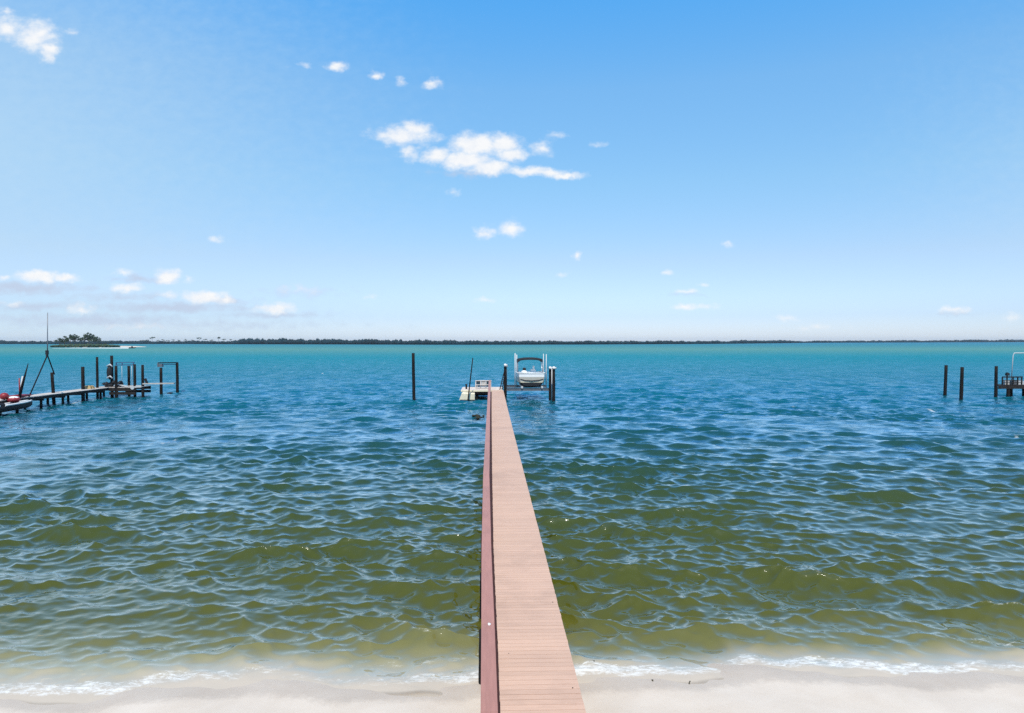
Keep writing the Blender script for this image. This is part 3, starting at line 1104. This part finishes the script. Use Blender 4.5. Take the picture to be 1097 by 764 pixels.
# hoist: mast with rope legs
hy = 65.0
hm = thing('hoist_derrick', 'tall thin hoist mast with two dark sloping legs over the left pier', 'hoist', (atd(51, 420, hy).x, hy, zL))
ap = atd(50.8, 380.5, hy)
for px, py, yy in ((31, 424.5, 62.6), (58.3, 401, 67.2)):
    q = atd(px, py, yy)
    if px < 40:
        q.z = zL + 0.02
    bm = NB()
    tube(bm, [q, ap], 0.055, 8)
    mk('leg', bm, M['pile'], hm)
bm = NB()
tube(bm, [ap, ap.lerp(atd(51, 335, hy), 0.3), atd(51, 335, hy)], [0.055, 0.045, 0.03], 8)
mk('mast', bm, M['steel'], hm)
bm = NB()
box(bm, (ap.x, hy - 0.05, ap.z + 0.25), (0.22, 0.22, 0.4))
box(bm, (ap.x + 0.03, hy - 0.1, ap.z - 0.05), (0.14, 0.2, 0.3))
mk('pulley_block', bm, M['black'], hm, 0.03)
GK = 'poles leaning by the red floats'
qa = atd(20.3, 424.5, 61.1)
qa.z = zL + 0.02
bm = NB()
tube(bm, [qa, atd(25.5, 407, 61.1), atd(30.2, 389.5, 61.1)], [0.13, 0.09, 0.03], 8)
tag(mk('leaning_pole', bm, M['pile'], origin=qa), 'dark tapering pole leaning right beside the red floats', 'pole', GK)
qb = atd(20.0, 420, 61.5)
qb.z = zL + 0.02
bm = NB()
tube(bm, [qb, atd(24.2, 403, 61.5)], 0.06, 8)
tag(mk('leaning_pole', bm, M['pvc'], origin=qb), 'short pale pole behind the dark leaning one near the red floats', 'pole', GK)
qc = atd(21.5, 405, 61.5)
bm = NB()
tube(bm, [(qc.x, 61.4, zL), (qc.x, 61.4, qc.z)], 0.05, 8)
tag(mk('leaning_pole', bm, M['red'], origin=(qc.x, 61.4, zL)), 'short upright reddish pole left of the leaning poles', 'pole', GK)

# red floats and catamaran hulls
XS = -40.75
ck = thing('skiff', 'narrow dark hulled skiff with white rim tied along the near end of the left pier', 'boat', (XS, 57, 0.2))


def skiff_sec(y, hw, z0, z1, inset=0.0):
    return [(XS - hw, y, z1), (XS - hw * 0.86, y, z0 + 0.16), (XS - hw * 0.3, y, z0), (XS + hw * 0.3, y, z0), (XS + hw * 0.86, y, z0 + 0.16), (XS + hw, y, z1)]


SS = [(50.0, 0.5, 0.22, 0.80), (55.0, 0.55, 0.22, 0.80), (58.5, 0.5, 0.24, 0.80), (60.3, 0.38, 0.28, 0.83), (61.3, 0.18, 0.36, 0.88), (61.7, 0.04, 0.5, 0.92)]
bm = NB()
loft(bm, [skiff_sec(*q) for q in SS])
mk('hull', bm, M['black'], ck)
for a_, b_ in ((50.0, 57.0), (57.6, 61.4)):
    bm = NB()
    yy_ = np.linspace(a_, b_, 12)
    for sgn in (-1, 1):
        tube(bm, [(XS + sgn * float(np.interp(y, [q[0] for q in SS], [q[1] for q in SS])), y, float(np.interp(y, [q[0] for q in SS], [q[3] for q in SS])) + 0.02) for y in yy_], 0.085, 8)
    mk('rim', bm, M['white'], ck)
bm = NB()
box(bm, (XS, 57.3, 0.93), (1.1, 0.9, 0.2), taper=0.8)
mk('cover', bm, M['black'], ck, 0.04)
GR = 'red floats at the left pier'


def xat(px, X_):
    return X_ / math.tan(math.atan((px - CX) / F) + yaw)


yy_ = xat(14.5, -41.0)
c_ = atd(14.5, 428.0, yy_)
bm = NB()
ball(bm, c_, (0.52, 0.48, 0.29), 3, 0.02)
for f in bm.faces:
    f.material_index = 1 if f.calc_center_median().z > c_.z + 0.17 else 0
tag(mk('red_float', bm, [M['red'], M['white']], origin=c_), 'rounded red float with a white top beside the foot of the leaning poles', 'float', GR)
yy_ = xat(4.5, -41.5)
c_ = atd(4.5, 424.5, yy_)
bm = NB()
ball(bm, c_, (0.34, 0.34, 0.30), 3, 0.02)
tag(mk('red_float', bm, M['red'], origin=c_), 'plain red ball float at the left edge beside the white topped one', 'float', GR)
bm = NB()
sec = []
for y, k in ((58.9, 0.05), (59.4, 0.6), (60.3, 1.0), (61.6, 1.0), (62.6, 0.6), (63.2, 0.05)):
    sec.append([(-41.6 + 0.28 * k * a, y, 1.30 + 0.15 * k * b_) for a, b_ in ((-1, 0.2), (-0.6, -0.8), (0.6, -0.8), (1, 0.2), (0.5, 1), (-0.5, 1))])
loft(bm, sec)
tag(mk('red_kayak', bm, M['red'], origin=(-41.6, 61, 1.15)), 'dark red kayak lying on the left pier edge between the red floats and the hoist', 'kayak')

# ------------------------------------------------------------------ right neighbour dock
yR = at(1067, 425.7, 0).y
zR = atd(1080, 413, yR).z
rd = thing('wooden_dock', 'dark raised wooden dock with railing at the right edge', 'dock', (atd(1085, 413, yR).x, yR, 0))
xa, xb = atd(1068.5, 413, yR).x, atd(1150, 413, yR).x
bm = NB()
x = xa
while x < xb:
    dd_ = min(1.8, 0.25 + (x - xa) * 1.2)
    box(bm, (x + 0.07, yR - 0.15 + dd_ / 2, zR), (0.135, dd_, 0.06))
    x += 0.145
mk('deck', bm, M['pier_side'], rd)
for yy in (yR - 0.12, yR + 1.55):
    bm = NB()
    beam(bm, (xa + 0.02 + (yy > yR) * 1.9, yy, zR - 0.2), (xb, yy, zR - 0.2), 0.08, 0.32)
    mk('stringer', bm, M['pier_side'], rd)
for px, yy in ((1080.2, yR + 0.05), (1083, yR + 1.4), (1097, yR + 1.4), (1113, yR + 0.05), (1140, yR + 0.05)):
    x = atd(px, 413, yy).x
    mk('piling', piling_bm(x, yy, -3, zR - 0.03, 0.19), M['pile'], rd)
x = atd(1067.2, 400, yR).x
pz = atd(1067.2, 392.3, yR).z
tag(mk('dock_piling', piling_bm(x, yR, -3, pz, 0.165), M['pile'], origin=(x, yR, 0)), 'tall black piling at the left corner of the right hand dock', 'piling')
z0r = zR + 0.03
ztop = atd(1080, 404, yR).z
for z_, h_ in ((ztop, 0.13), (zR + 0.55, 0.07), (zR + 0.3, 0.07)):
    bm = NB()
    beam(bm, (atd(1074, 400, yR).x, yR, z_), (atd(1095.5, 400, yR).x, yR, z_), 0.07, h_)
    mk('railing_bar', bm, M['pier_side'], rd)
for px in (1074.5, 1079.5, 1086, 1091, 1095.3):
    x = atd(px, 400, yR).x
    bm = NB()
    zt = atd(px, 399 if px == 1079.5 else 404, yR).z
    box(bm, (x, yR + 0.08, (z0r + zt) / 2), (0.11, 0.09, zt - z0r))
    mk('railing_post', bm, M['pier_side'], rd)
x = atd(1080, 400, yR).x
bm = NB()
box(bm, (x, yR + 0.1, atd(1080, 401, yR).z), (0.34, 0.3, 0.3), taper=0.8)
tag(mk('dock_lamp', bm, M['black'], origin=(x, yR, ztop)), 'dark boxy lamp on the railing post of the right hand dock', 'lamp')
for i, (px, w, h_, mm, lb) in enumerate(((1077.5, 0.5, 0.45, 'pvc', 'white storage box behind the left railing end of the right hand dock'), (1085.5, 0.6, 0.5, 'steel', 'grey storage box in the middle of the right hand dock'), (1092.2, 0.65, 0.42, 'pvc', 'white storage box at the right edge of the right hand dock'))):
    x = atd(px, 400, yR + 0.9).x
    bx_ = thing('storage_box', lb, 'box', (x, yR + 0.9, z0r), 'boxes on the right hand dock')
    bm = NB()
    box(bm, (x, yR + 0.9, z0r + h_ * 0.42), (w, 0.5, h_ * 0.84))
    mk('body', bm, M[mm], bx_, 0.02)
    bm = NB()
    box(bm, (x, yR + 0.9, z0r + h_ * 0.93), (w + 0.05, 0.54, h_ * 0.14), taper=0.95)
    mk('lid', bm, M[mm], bx_, 0.02)
cf = thing('canopy_frame', 'white pipe canopy frame rising above the right hand dock', 'frame', (atd(1090, 400, yR + 1.5).x, yR + 1.5, z0r))
for yy in (yR + 0.6, yR + 2.6):
    bm = NB()
    q0 = atd(1083.3, 403, yy)
    q0.z = z0r
    q1, q2, q3 = atd(1085.3, 381, yy), atd(1086.6, 378.3, yy), atd(1126, 378, yy)
    q4 = atd(1128, 400, yy)
    q4.z = z0r
    tube(bm, [q0, q1, q2, q3, q4], 0.05, 8)
    mk('pipe_arch', bm, M['pvc'], cf)
bm = NB()
a, c = atd(1086.6, 378.6, yR + 0.6), atd(1086.6, 378.3, yR + 2.6)
tube(bm, [a, c], 0.04, 8)
mk('cross_pipe', bm, M['pvc'], cf)

# ------------------------------------------------------------------ far shore
def leaf_cloud(n, centre, spread, size, flat=0.6):
    """n small random leaf clumps as two-triangle faces in an ellipsoid"""
    pts = rng.normal(0, 1, (n, 3))
    pts /= np.maximum(1e-6, np.linalg.norm(pts, axis=1))[:, None]
    pts *= rng.uniform(0.25, 1, (n, 1)) ** 0.5
    return np.array(centre) + pts * np.array(spread)


def clump_mesh(bm, pts, size):
    for p in pts:
        s = size * random.uniform(0.55, 1.25)
        ax = Vector((random.gauss(0, 1), random.gauss(0, 1), random.gauss(0, 0.7))).normalized()
        u = ax.orthogonal().normalized()
        v = ax.cross(u)
        a0 = random.uniform(0, 6.28)
        vs = []
        for k in range(5):
            t = a0 + k * 1.2566
            vs.append(bm.verts.new(Vector(p) + (u * math.cos(t) + v * math.sin(t)) * s * random.uniform(0.6, 1.1) + ax * random.uniform(-0.25, 0.25) * s))
        c_ = bm.verts.new(Vector(p) + ax * 0.35 * s)
        for k in range(5):
            bm.faces.new((vs[k], vs[(k + 1) % 5], c_))


SH = [(-260, 368.6, 366.2), (-60, 368.6, 366.2), (60, 368.7, 366.4), (140, 368.6, 366.2), (200, 368.6, 365.9), (250, 368.9, 364.6), (270, 369.0, 361.5), (380, 369.2, 363.6), (470, 369.5, 364.0),
      (495, 369.5, 364.9), (540, 369.5, 366.0), (640, 369.2, 366.2), (700, 368.9, 365.9), (735, 368.7, 365.4), (780, 368.4, 365.7), (835, 367.8, 364.4), (850, 367.6, 364.6), (862, 367.4, 365.2), (900, 367.2, 365.0), (1000, 366.9, 364.2), (1097, 366.6, 363.4), (1300, 366.5, 363.2), (1500, 366.5, 363.2)]
SH = [(a, b_, min(c_, 364.9)) for a, b_, c_ in SH]
pxs = np.arange(-260, 1500, 0.55)
ybs = np.interp(pxs, [s[0] for s in SH], [s[1] for s in SH])
yts = np.interp(pxs, [s[0] for s in SH], [s[2] for s in SH])
# land strip
vt, fc = [], []
pts0 = [at(p, y_, 0) for p, y_ in zip(pxs[::8], ybs[::8])]
bm = NB()
rows = []
for p in pts0:
    d = Vector((p.x, p.y, 0)).normalized()
    L_ = Vector((p.x, p.y, 0))
    rows.append([bm.verts.new(L_ + Vector((0, 0, -0.5))), bm.verts.new(L_ + d * 8 + Vector((0, 0, 0.35))), bm.verts.new(L_ + d * 30 + Vector((0, 0, 1.0))), bm.verts.new(L_ + d * 300 + Vector((0, 0, 1.2))), bm.verts.new(L_ + d * 330 + Vector((0, 0, -2)))])
for a, c in zip(rows[:-1], rows[1:]):
    for k in range(4):
        bm.faces.new((a[k], c[k], c[k + 1], a[k + 1]))
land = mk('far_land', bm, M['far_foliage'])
land['kind'] = 'structure'
bm = NB()
nlow = np.convolve(rng.normal(0, 1, len(pxs)), np.ones(22) / 22 ** 0.5, 'same')
nmid = np.convolve(rng.normal(0, 1, len(pxs)), np.ones(5) / 5 ** 0.5, 'same')
for i, (p, yb_, yt_) in enumerate(zip(pxs, ybs, yts)):
    g = at(p, yb_, 0)
    d = Vector((g.x, g.y, 0)).normalized()
    dist = g.y
    top = H + (VPY - yt_) / F * dist
    top = max(2.5, top)
    pxm = dist / F
    for k in range(3):
        hh = top * (0.86 + 0.07 * nlow[i] + 0.07 * nmid[i] + random.uniform(-0.08, 0.05)) * (0.72 if k == 0 else 1)
        hh = max(1.5, hh)
        c_ = Vector((g.x, g.y, 0)) + d * (14 + 26 * k + random.uniform(-6, 6)) + Vector((random.uniform(-1, 1) * pxm * 0.5, 0, hh * 0.5))
        ball(bm, c_, (pxm * random.uniform(0.5, 0.9), pxm * 0.8, hh * 0.55), 1, 0.18)
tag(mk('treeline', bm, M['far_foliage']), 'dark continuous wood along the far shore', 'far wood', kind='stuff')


# trees
def tree(name, px, ybase, ytop, dist, wpx, label, grp, style='broad', n=260, cat='tree'):
    pxm = dist / F
    g = atd(px, ybase, dist)
    base = Vector((g.x, g.y, 0.6))
    top = H + (VPY - ytop) / F * dist
    hgt = top - base.z
    t = thing(name, label, cat, base, grp)
    bm = NB()
    w = wpx * pxm
    lean = random.uniform(-0.08, 0.08) * hgt
    mid = base + Vector((lean * 0.5, 0, hgt * 0.45))
    tip = base + Vector((lean, 0, hgt * 0.85))
    r0 = max(0.12, hgt * 0.022)
    tube(bm, [base - Vector((0, 0, 0.8)), base + Vector((0, 0, hgt * 0.15)), mid, tip], [r0 * 1.25, r0, r0 * 0.75, r0 * 0.3], 7)
    lobes = []
    nb = 6 if style == 'broad' else 4
    for k in range(nb):
        a_ = 6.28 * k / nb + random.uniform(-0.4, 0.4)
        f_ = random.uniform(0.45, 0.75) if style == 'broad' else random.uniform(0.7, 0.85)
        s0 = base.lerp(tip, f_)
        e = s0 + Vector((math.cos(a_) * w * 0.36, math.sin(a_) * w * 0.36, hgt * random.uniform(0.08, 0.2)))
        tube(bm, [s0, s0.lerp(e, 0.5) + Vector((0, 0, hgt * 0.02)), e], [r0 * 0.45, r0 * 0.3, r0 * 0.12], 5)
        lobes.append(e)
    mk('trunk', bm, M['bark'], t)
    lobes.append(tip + Vector((0, 0, hgt * 0.04)))
    bm = NB()
    for e in lobes:
        sp = (w * random.uniform(0.15, 0.26), w * random.uniform(0.15, 0.26), hgt * (random.uniform(0.08, 0.15) if style == 'broad' else 0.055))
        pts = leaf_cloud(n // len(lobes), (e.x, e.y, min(e.z, base.z + hgt - sp[2])), sp, 1)
        clump_mesh(bm, pts, hgt * 0.045)
    mk('crown', bm, M['foliage'], t)
    return t


# small island with its trees
isl_d = 640.0
bm = NB()
c0_ = atd(92, 370, isl_d)
wI = 40 * isl_d / F
NR = 40
rings = []
for j, (k, z) in enumerate(((1.0, -0.6), (0.97, 0.1), (0.88, 0.45), (0.7, 0.8), (0.3, 1.1))):
    rings.append([bm.verts.new((c0_.x + math.cos(t) * wI * k * (1 + 0.06 * math.sin(3 * t)), isl_d + 30 + math.sin(t) * 34 * k * (1 + 0.1 * math.sin(2 * t + 1)), z)) for t in [6.2832 * q / NR for q in range(NR)]])
for a, c in zip(rings[:-1], rings[1:]):
    for q in range(NR):
        r2 = (q + 1) % NR
        bm.faces.new((a[q], a[r2], c[r2], c[q]))
bm.faces.new(rings[-1])
isl = mk('island_ground', bm, m_sand)
isl['kind'] = 'structure'
bm = NB()
for k in range(420):
    px_ = random.uniform(55, 128)
    q = atd(px_, 369, isl_d + 3 + random.uniform(-4, 14))
    e = 1 - abs((px_ - 92) / 40) ** 3
    ball(bm, (q.x, q.y, 0.8 + random.uniform(0, 1.3) * e), (random.uniform(0.8, 1.8), 1.2, random.uniform(0.7, 1.6) * (0.5 + 0.5 * e)), 1, 0.3)
tag(mk('island_scrub', bm, M['foliage']), 'low dark scrub covering the small island', 'scrub', kind='stuff')
GI = 'trees on the small island'
IT = [(64, 361.8, 9, 'small low tree at the left end of the island'), (69, 359.8, 9, 'thin open crowned tree second from the left end of the island'),
      (75, 358.5, 11, 'mid height tree in the left half of the island'), (80.5, 357.8, 10, 'tall sparse tree just left of the gap on the island'),
      (90.5, 358.0, 9, 'slim tree just right of the gap on the island'), (95, 356.4, 12, 'tallest dense tree on the island'),
      (100, 358.3, 11, 'rounded tree right of the tallest island tree'), (104.5, 361.0, 8, 'small tree ending the right clump on the island')]
for px, yt, w, lb in IT:
    tree('island_tree', px, 370, yt, isl_d + 24, w, lb, GI, 'broad', 300)
# pines along the far left shore
GPN = 'flat topped pines on the far shore'
PN = [(153, 364.6), (158, 364.1), (163.5, 361.1), (169, 364.5), (175, 363.8), (180, 364.6), (186, 364.0), (192, 364.3), (199, 363.6), (206, 364.2), (213, 361.5), (220, 363.4), (227, 364.0), (234, 361.1), (240, 363.2), (247, 363.6)]
for i, (px, yt) in enumerate(PN):
    yt -= 0.45
    tree('pine_tree', px, 368.4, yt, 1210, random.uniform(3.2, 5.5), 'flat topped pine standing above the low wood on the far shore right of the island', GPN, 'pine', 110)

# speed boat with wake near the island
yb_ = 560.0
q = atd(142, 373, yb_)
sb = thing('speed_boat', 'tiny dark speed boat running right past the small island', 'boat', (q.x, yb_, 0))
bm = NB()
sec = []
for t, hw, z0_ in ((-2.6, 0.9, -0.1), (-1, 1.0, -0.1), (1, 0.9, 0.0), (2.2, 0.45, 0.25), (2.8, 0.05, 0.5)):
    sec.append([(q.x + t, yb_ - hw, 0.85), (q.x + t, yb_ - hw * 0.6, z0_), (q.x + t, yb_ + hw * 0.6, z0_), (q.x + t, yb_ + hw, 0.85)])
loft(bm, sec)
mk('hull', bm, M['black'], sb)
bm = NB()
box(bm, (q.x - 0.4, yb_, 1.25), (1.2, 1.0, 0.8), taper=0.7)
mk('console', bm, M['black'], sb)
bm = NB()
xs_ = np.linspace(-62, -2.6, 60)
prev = None
for i, x_ in enumerate(xs_):
    t = (x_ + 62) / 60
    wv_ = 1.0 + 2.4 * (1 - t) + random.uniform(-0.3, 0.3)
    hv = 0.12 + 0.42 * t + random.uniform(-0.05, 0.05)
    cur = [bm.verts.new((q.x + x_, yb_ - wv_, 0.03)), bm.verts.new((q.x + x_, yb_ - wv_ * 0.4, hv)), bm.verts.new((q.x + x_, yb_ + wv_ * 0.4, hv)), bm.verts.new((q.x + x_, yb_ + wv_, 0.03))]
    if prev:
        for k in range(3):
            bm.faces.new((prev[k], cur[k], cur[k + 1], prev[k + 1]))
    prev = cur
tag(mk('wake_foam', bm, M['white']), 'white foam wake trailing behind the tiny speed boat', 'wake', kind='stuff')

# ------------------------------------------------------------------ air
m_h = bpy.data.materials.new('sea_haze')
m_h.use_nodes = True
hnt = m_h.node_tree
hnt.nodes.remove(hnt.nodes['Principled BSDF'])
pv = hnt.nodes.new('ShaderNodeVolumePrincipled')
pv.inputs['Color'].default_value = (0.80, 0.90, 1.0, 1)
pv.inputs['Density'].default_value = HAZE
pv.inputs['Anisotropy'].default_value = 0.2
hnt.links.new(pv.outputs[0], hnt.nodes['Material Output'].inputs['Volume'])
bm = NB()
box(bm, (0, 2600, 11.7), (11800, 6600, 31.4))
hz = mk('haze', bm, m_h)
hz['kind'] = 'stuff'

# ------------------------------------------------------------------ world: sky, clouds, sun
SUN_EL, SUN_AZ = 60.0, 180.5     # azimuth clockwise from +Y
w = bpy.data.worlds.new('World')
SC.world = w
w.use_nodes = True
nt = w.node_tree
bg = nt.nodes['Background']
sky = nd(nt, 'ShaderNodeTexSky', sky_type='NISHITA')
sky.sun_disc = False
sky.sun_elevation = R(SUN_EL)
sky.sun_rotation = R(SUN_AZ)
sky.altitude = 0
sky.air_density = 1.0
sky.dust_density = 0.35
sky.ozone_density = 2.5
hs = nd(nt, 'ShaderNodeHueSaturation')
hs.inputs['Saturation'].default_value = 1.22
nt.links.new(sky.outputs[0], hs.inputs['Color'])
tc = nd(nt, 'ShaderNodeTexCoord')
sx = nd(nt, 'ShaderNodeSeparateXYZ')
nt.links.new(tc.outputs['Generated'], sx.inputs[0])
my = nd(nt, 'ShaderNodeMath', operation='MAXIMUM')
my.inputs[1].default_value = 0.05
nt.links.new(sx.outputs['Y'], my.inputs[0])
iv = nd(nt, 'ShaderNodeMath', operation='DIVIDE')
iv.inputs[0].default_value = 1
nt.links.new(my.outputs[0], iv.inputs[1])
uv = nd(nt, 'ShaderNodeVectorMath', operation='SCALE')
nt.links.new(tc.outputs['Generated'], uv.inputs[0])
nt.links.new(iv.outputs[0], uv.inputs['Scale'])
flat = nd(nt, 'ShaderNodeVectorMath', operation='MULTIPLY')
flat.inputs[1].default_value = (1, 0, 1)
nt.links.new(uv.outputs[0], flat.inputs[0])
wn1 = nd(nt, 'ShaderNodeTexNoise', i_Scale=40.0, i_Detail=4.0, i_Roughness=0.6)
nt.links.new(flat.outputs[0], wn1.inputs['Vector'])
wsub = nd(nt, 'ShaderNodeVectorMath', operation='SUBTRACT')
wsub.inputs[1].default_value = (0.5, 0.5, 0.5)
nt.links.new(wn1.outputs['Color'], wsub.inputs[0])
warp = nd(nt, 'ShaderNodeVectorMath', operation='MULTIPLY_ADD')
warp.inputs[1].default_value = (0.030, 0.0, 0.018)
nt.links.new(wsub.outputs[0], warp.inputs[0])
nt.links.new(flat.outputs[0], warp.inputs[2])
fb = nd(nt, 'ShaderNodeTexNoise', i_Scale=60.0, i_Detail=7.0, i_Roughness=0.56)
fbm_ = nd(nt, 'ShaderNodeMapping')
fbm_.inputs['Scale'].default_value = (0.8, 1, 1.3)
nt.links.new(flat.outputs[0], fbm_.inputs['Vector'])
nt.links.new(fbm_.outputs[0], fb.inputs['Vector'])

BR = [(433, 145, 36, 11, 1.0), (446, 138, 18, 9, 1.0), (439, 163, 12, 11, .75), (510, 155, 30, 13, 1.2), (538, 155, 22, 12, 1.2), (469, 167, 18, 10, 1.1), (500, 172, 32, 10, 1.2), (525, 179, 27, 9, 1.1),
      (548, 166, 16, 8, 1.1), (566, 183, 27, 6, 1.0), (585, 185.5, 26, 5.5, .95), (604, 188, 24, 4.5, .9), (580, 160, 13, 10, .65), (596, 145, 14, 5, .5), (642, 155, 10, 4, .45), (487, 208, 8, 6, .5), (519, 249, 11, 8, .85), (546, 245, 19, 9, .75),
      (37, 38, 26, 18, .95), (5, 30, 16, 14, .85), (52, 55, 11, 14, .9), (8, 14, 10, 6, .7), (78, 34, 8, 4, .4), (362, 71, 13, 6, .9), (404, 80, 9, 5, .85), (430, 88, 8, 5, .6), (464, 89, 11, 7, .8), (325, 70, 14, 3, .4), (229, 255, 9, 5, .6),
      (41, 297, 24, 7, 1.1), (70, 298, 17, 5, 1.0), (3, 298, 10, 4, .7), (179, 295, 16, 8, 1.15), (133, 292, 12, 4, .55), (136, 308, 18, 5, .9), (218, 318, 26, 7, 1.1), (241, 321, 12, 5, .8), (182, 316, 14, 5, .65), (87, 331, 13, 6, .8), (295, 331, 22, 6, 1.0),
      (14, 325, 12, 4, .6), (321, 311, 26, 6, .4), (203, 298, 8, 5, .5), (737, 312, 15, 4, .7), (735, 328, 16, 4, .75), (758, 328, 12, 4, .6), (715, 293, 8, 4, .55), (781, 262, 8, 4, .5), (843, 341, 14, 5, .5), (874, 351, 34, 5, .4), (1023, 332, 20, 5, .75), (1088, 340, 30, 6, .4),
      (754, 304, 7, 3, .4), (619, 275, 7, 5, .75), (602, 294, 10, 4, .5), (521, 322, 14, 4, .5), (397, 320, 12, 3, .4), (150, 350, 60, 4, .35)]
GYB = [(20, 309, 75, 6, .8), (151, 299, 34, 4, .6), (184, 329, 85, 6, .75), (98, 343, 110, 7, .7), (240, 322, 30, 4, .6), (290, 338, 60, 4, .55), (321, 313, 40, 6, .35), (130, 318, 60, 5, .5), (40, 328, 60, 5, .6), (737, 316, 18, 3, .4), (1023, 336, 26, 3, .4), (200, 348, 140, 6, .4),
       (505, 186, 34, 4, .5)]


def cloud_field(blobs):
    acc = None
    for (px, py, rx, ry, s) in blobs:
        d = ray(px, py)
        u0, v0 = d.x / d.y, d.z / d.y
        ix, iy = F / rx, F / ry
        ma = nd(nt, 'ShaderNodeVectorMath', operation='MULTIPLY_ADD')
        ma.inputs[1].default_value = (ix, 0, iy)
        ma.inputs[2].default_value = (-u0 * ix, 0, -v0 * iy)
        nt.links.new(warp.outputs[0], ma.inputs[0])
        ln = nd(nt, 'ShaderNodeVectorMath', operation='LENGTH')
        nt.links.new(ma.outputs[0], ln.inputs[0])
        sc_ = nd(nt, 'ShaderNodeMath', operation='MULTIPLY_ADD')
        nt.links.new(ln.outputs['Value'], sc_.inputs[0])
        sc_.inputs[1].default_value = -s * 0.8
        sc_.inputs[2].default_value = s * 1.1
        if acc is None:
            acc = sc_.outputs[0]
        else:
            mxx = nd(nt, 'ShaderNodeMath', operation='SMOOTH_MAX')
            mxx.inputs[2].default_value = 0.12
            nt.links.new(acc, mxx.inputs[0])
            nt.links.new(sc_.outputs[0], mxx.inputs[1])
            acc = mxx.outputs[0]
    return acc


def cloud_alpha(field, noise_amt, lo, hi, mx_):
    s1 = nd(nt, 'ShaderNodeMath', operation='SUBTRACT')
    nt.links.new(fb.outputs['Fac'], s1.inputs[0])
    s1.inputs[1].default_value = 0.5
    m1 = nd(nt, 'ShaderNodeMath', operation='MULTIPLY_ADD')
    nt.links.new(s1.outputs[0], m1.inputs[0])
    m1.inputs[1].default_value = noise_amt
    nt.links.new(field, m1.inputs[2])
    r_ = nd(nt, 'ShaderNodeMapRange', interpolation_type='SMOOTHSTEP')
    r_.inputs['From Min'].default_value = lo
    r_.inputs['From Max'].default_value = hi
    r_.inputs['To Max'].default_value = mx_
    nt.links.new(m1.outputs[0], r_.inputs['Value'])
    return r_.outputs[0]


SKY_K = 0.15
skyc = nd(nt, 'ShaderNodeVectorMath', operation='SCALE')
nt.links.new(hs.outputs[0], skyc.inputs[0])
skyc.inputs['Scale'].default_value = 1.0
tint = ramp(nt, [(0.0, (0.47, 0.55, 0.86)), (0.034, (0.425, 0.485, 0.72)), (0.115, (0.64, 0.58, 0.61)), (0.22, (0.80, 0.785, 0.71)), (0.34, (0.92, 0.97, 0.87)), (0.44, (0.66, 1.06, 1.06)), (0.75, (0.60, 0.76, 0.74)), (1.0, (0.6, 0.70, 0.62))])
nt.links.new(sx.outputs['Z'], tint.inputs[0])
tm = nd(nt, 'ShaderNodeVectorMath', operation='MULTIPLY')
nt.links.new(hs.outputs[0], tm.inputs[0])
nt.links.new(tint.outputs[0], tm.inputs[1])
nt.links.new(tm.outputs[0], skyc.inputs[0])
fg = cloud_field(GYB)
fbR = cloud_field(BR)
ag = cloud_alpha(fg, 1.1, -0.05, 0.85, 0.85)
ab = cloud_alpha(fbR, 1.0, 0.06, 0.98, 0.95)
mixg = nd(nt, 'ShaderNodeMix', data_type='RGBA')
nt.links.new(ag, mixg.inputs[0])
fv = cloud_field([(-60, 150, 430, 260, 1.0), (-100, 330, 500, 110, 0.8), (70, 332, 430, 58, 1.0), (1200, 190, 260, 170, 0.6)])
av = cloud_alpha(fv, 0.45, 0.0, 1.2, 0.58)
mixv = nd(nt, 'ShaderNodeMix', data_type='RGBA')
nt.links.new(av, mixv.inputs[0])
nt.links.new(skyc.outputs[0], mixv.inputs[6])
mixv.inputs[7].default_value = (2.3, 3.12, 3.8, 1)
nt.links.new(mixv.outputs[2], mixg.inputs[6])
mixg.inputs[7].default_value = (2.25, 2.62, 3.3, 1)
mixb = nd(nt, 'ShaderNodeMix', data_type='RGBA')
nt.links.new(ab, mixb.inputs[0])
nt.links.new(mixg.outputs[2], mixb.inputs[6])
ccol = ramp(nt, [(0.33, (0.87, 0.90, 0.95)), (0.6, (0.97, 0.97, 0.97))])
nt.links.new(fb.outputs['Fac'], ccol.inputs[0])
csc = nd(nt, 'ShaderNodeVectorMath', operation='SCALE')
csc.inputs['Scale'].default_value = 4.15
nt.links.new(ccol.outputs[0], csc.inputs[0])
nt.links.new(csc.outputs[0], mixb.inputs[7])
nt.links.new(mixb.outputs[2], bg.inputs['Color'])
bg.inputs['Strength'].default_value = SKY_K

sun = bpy.data.objects.new('sun', bpy.data.lights.new('sun', 'SUN'))
COL.objects.link(sun)
sun.data.energy = 2.8
sun.data.angle = R(0.53)
sun.data.color = (1.0, 0.945, 0.85)
sd = Vector((math.sin(R(SUN_AZ)) * math.cos(R(SUN_EL)), math.cos(R(SUN_AZ)) * math.cos(R(SUN_EL)), math.sin(R(SUN_EL))))
sun.rotation_euler = sd.to_track_quat('Z', 'Y').to_euler()
sun.location = (0, -20, 60)

SC.view_settings.view_transform = 'Standard'
SC.view_settings.look = 'None'
SC.view_settings.exposure = 0.7
SC.view_settings.gamma = 1.0
SC.render.engine = 'CYCLES'
SC.cycles.use_denoising = False
SC.cycles.max_bounces = 6
SC.cycles.sample_clamp_direct = 6.0
SC.cycles.sample_clamp_indirect = 4.0
SC.cycles.transparent_max_bounces = 8
SC.cycles.caustics_reflective = False
SC.cycles.caustics_refractive = False
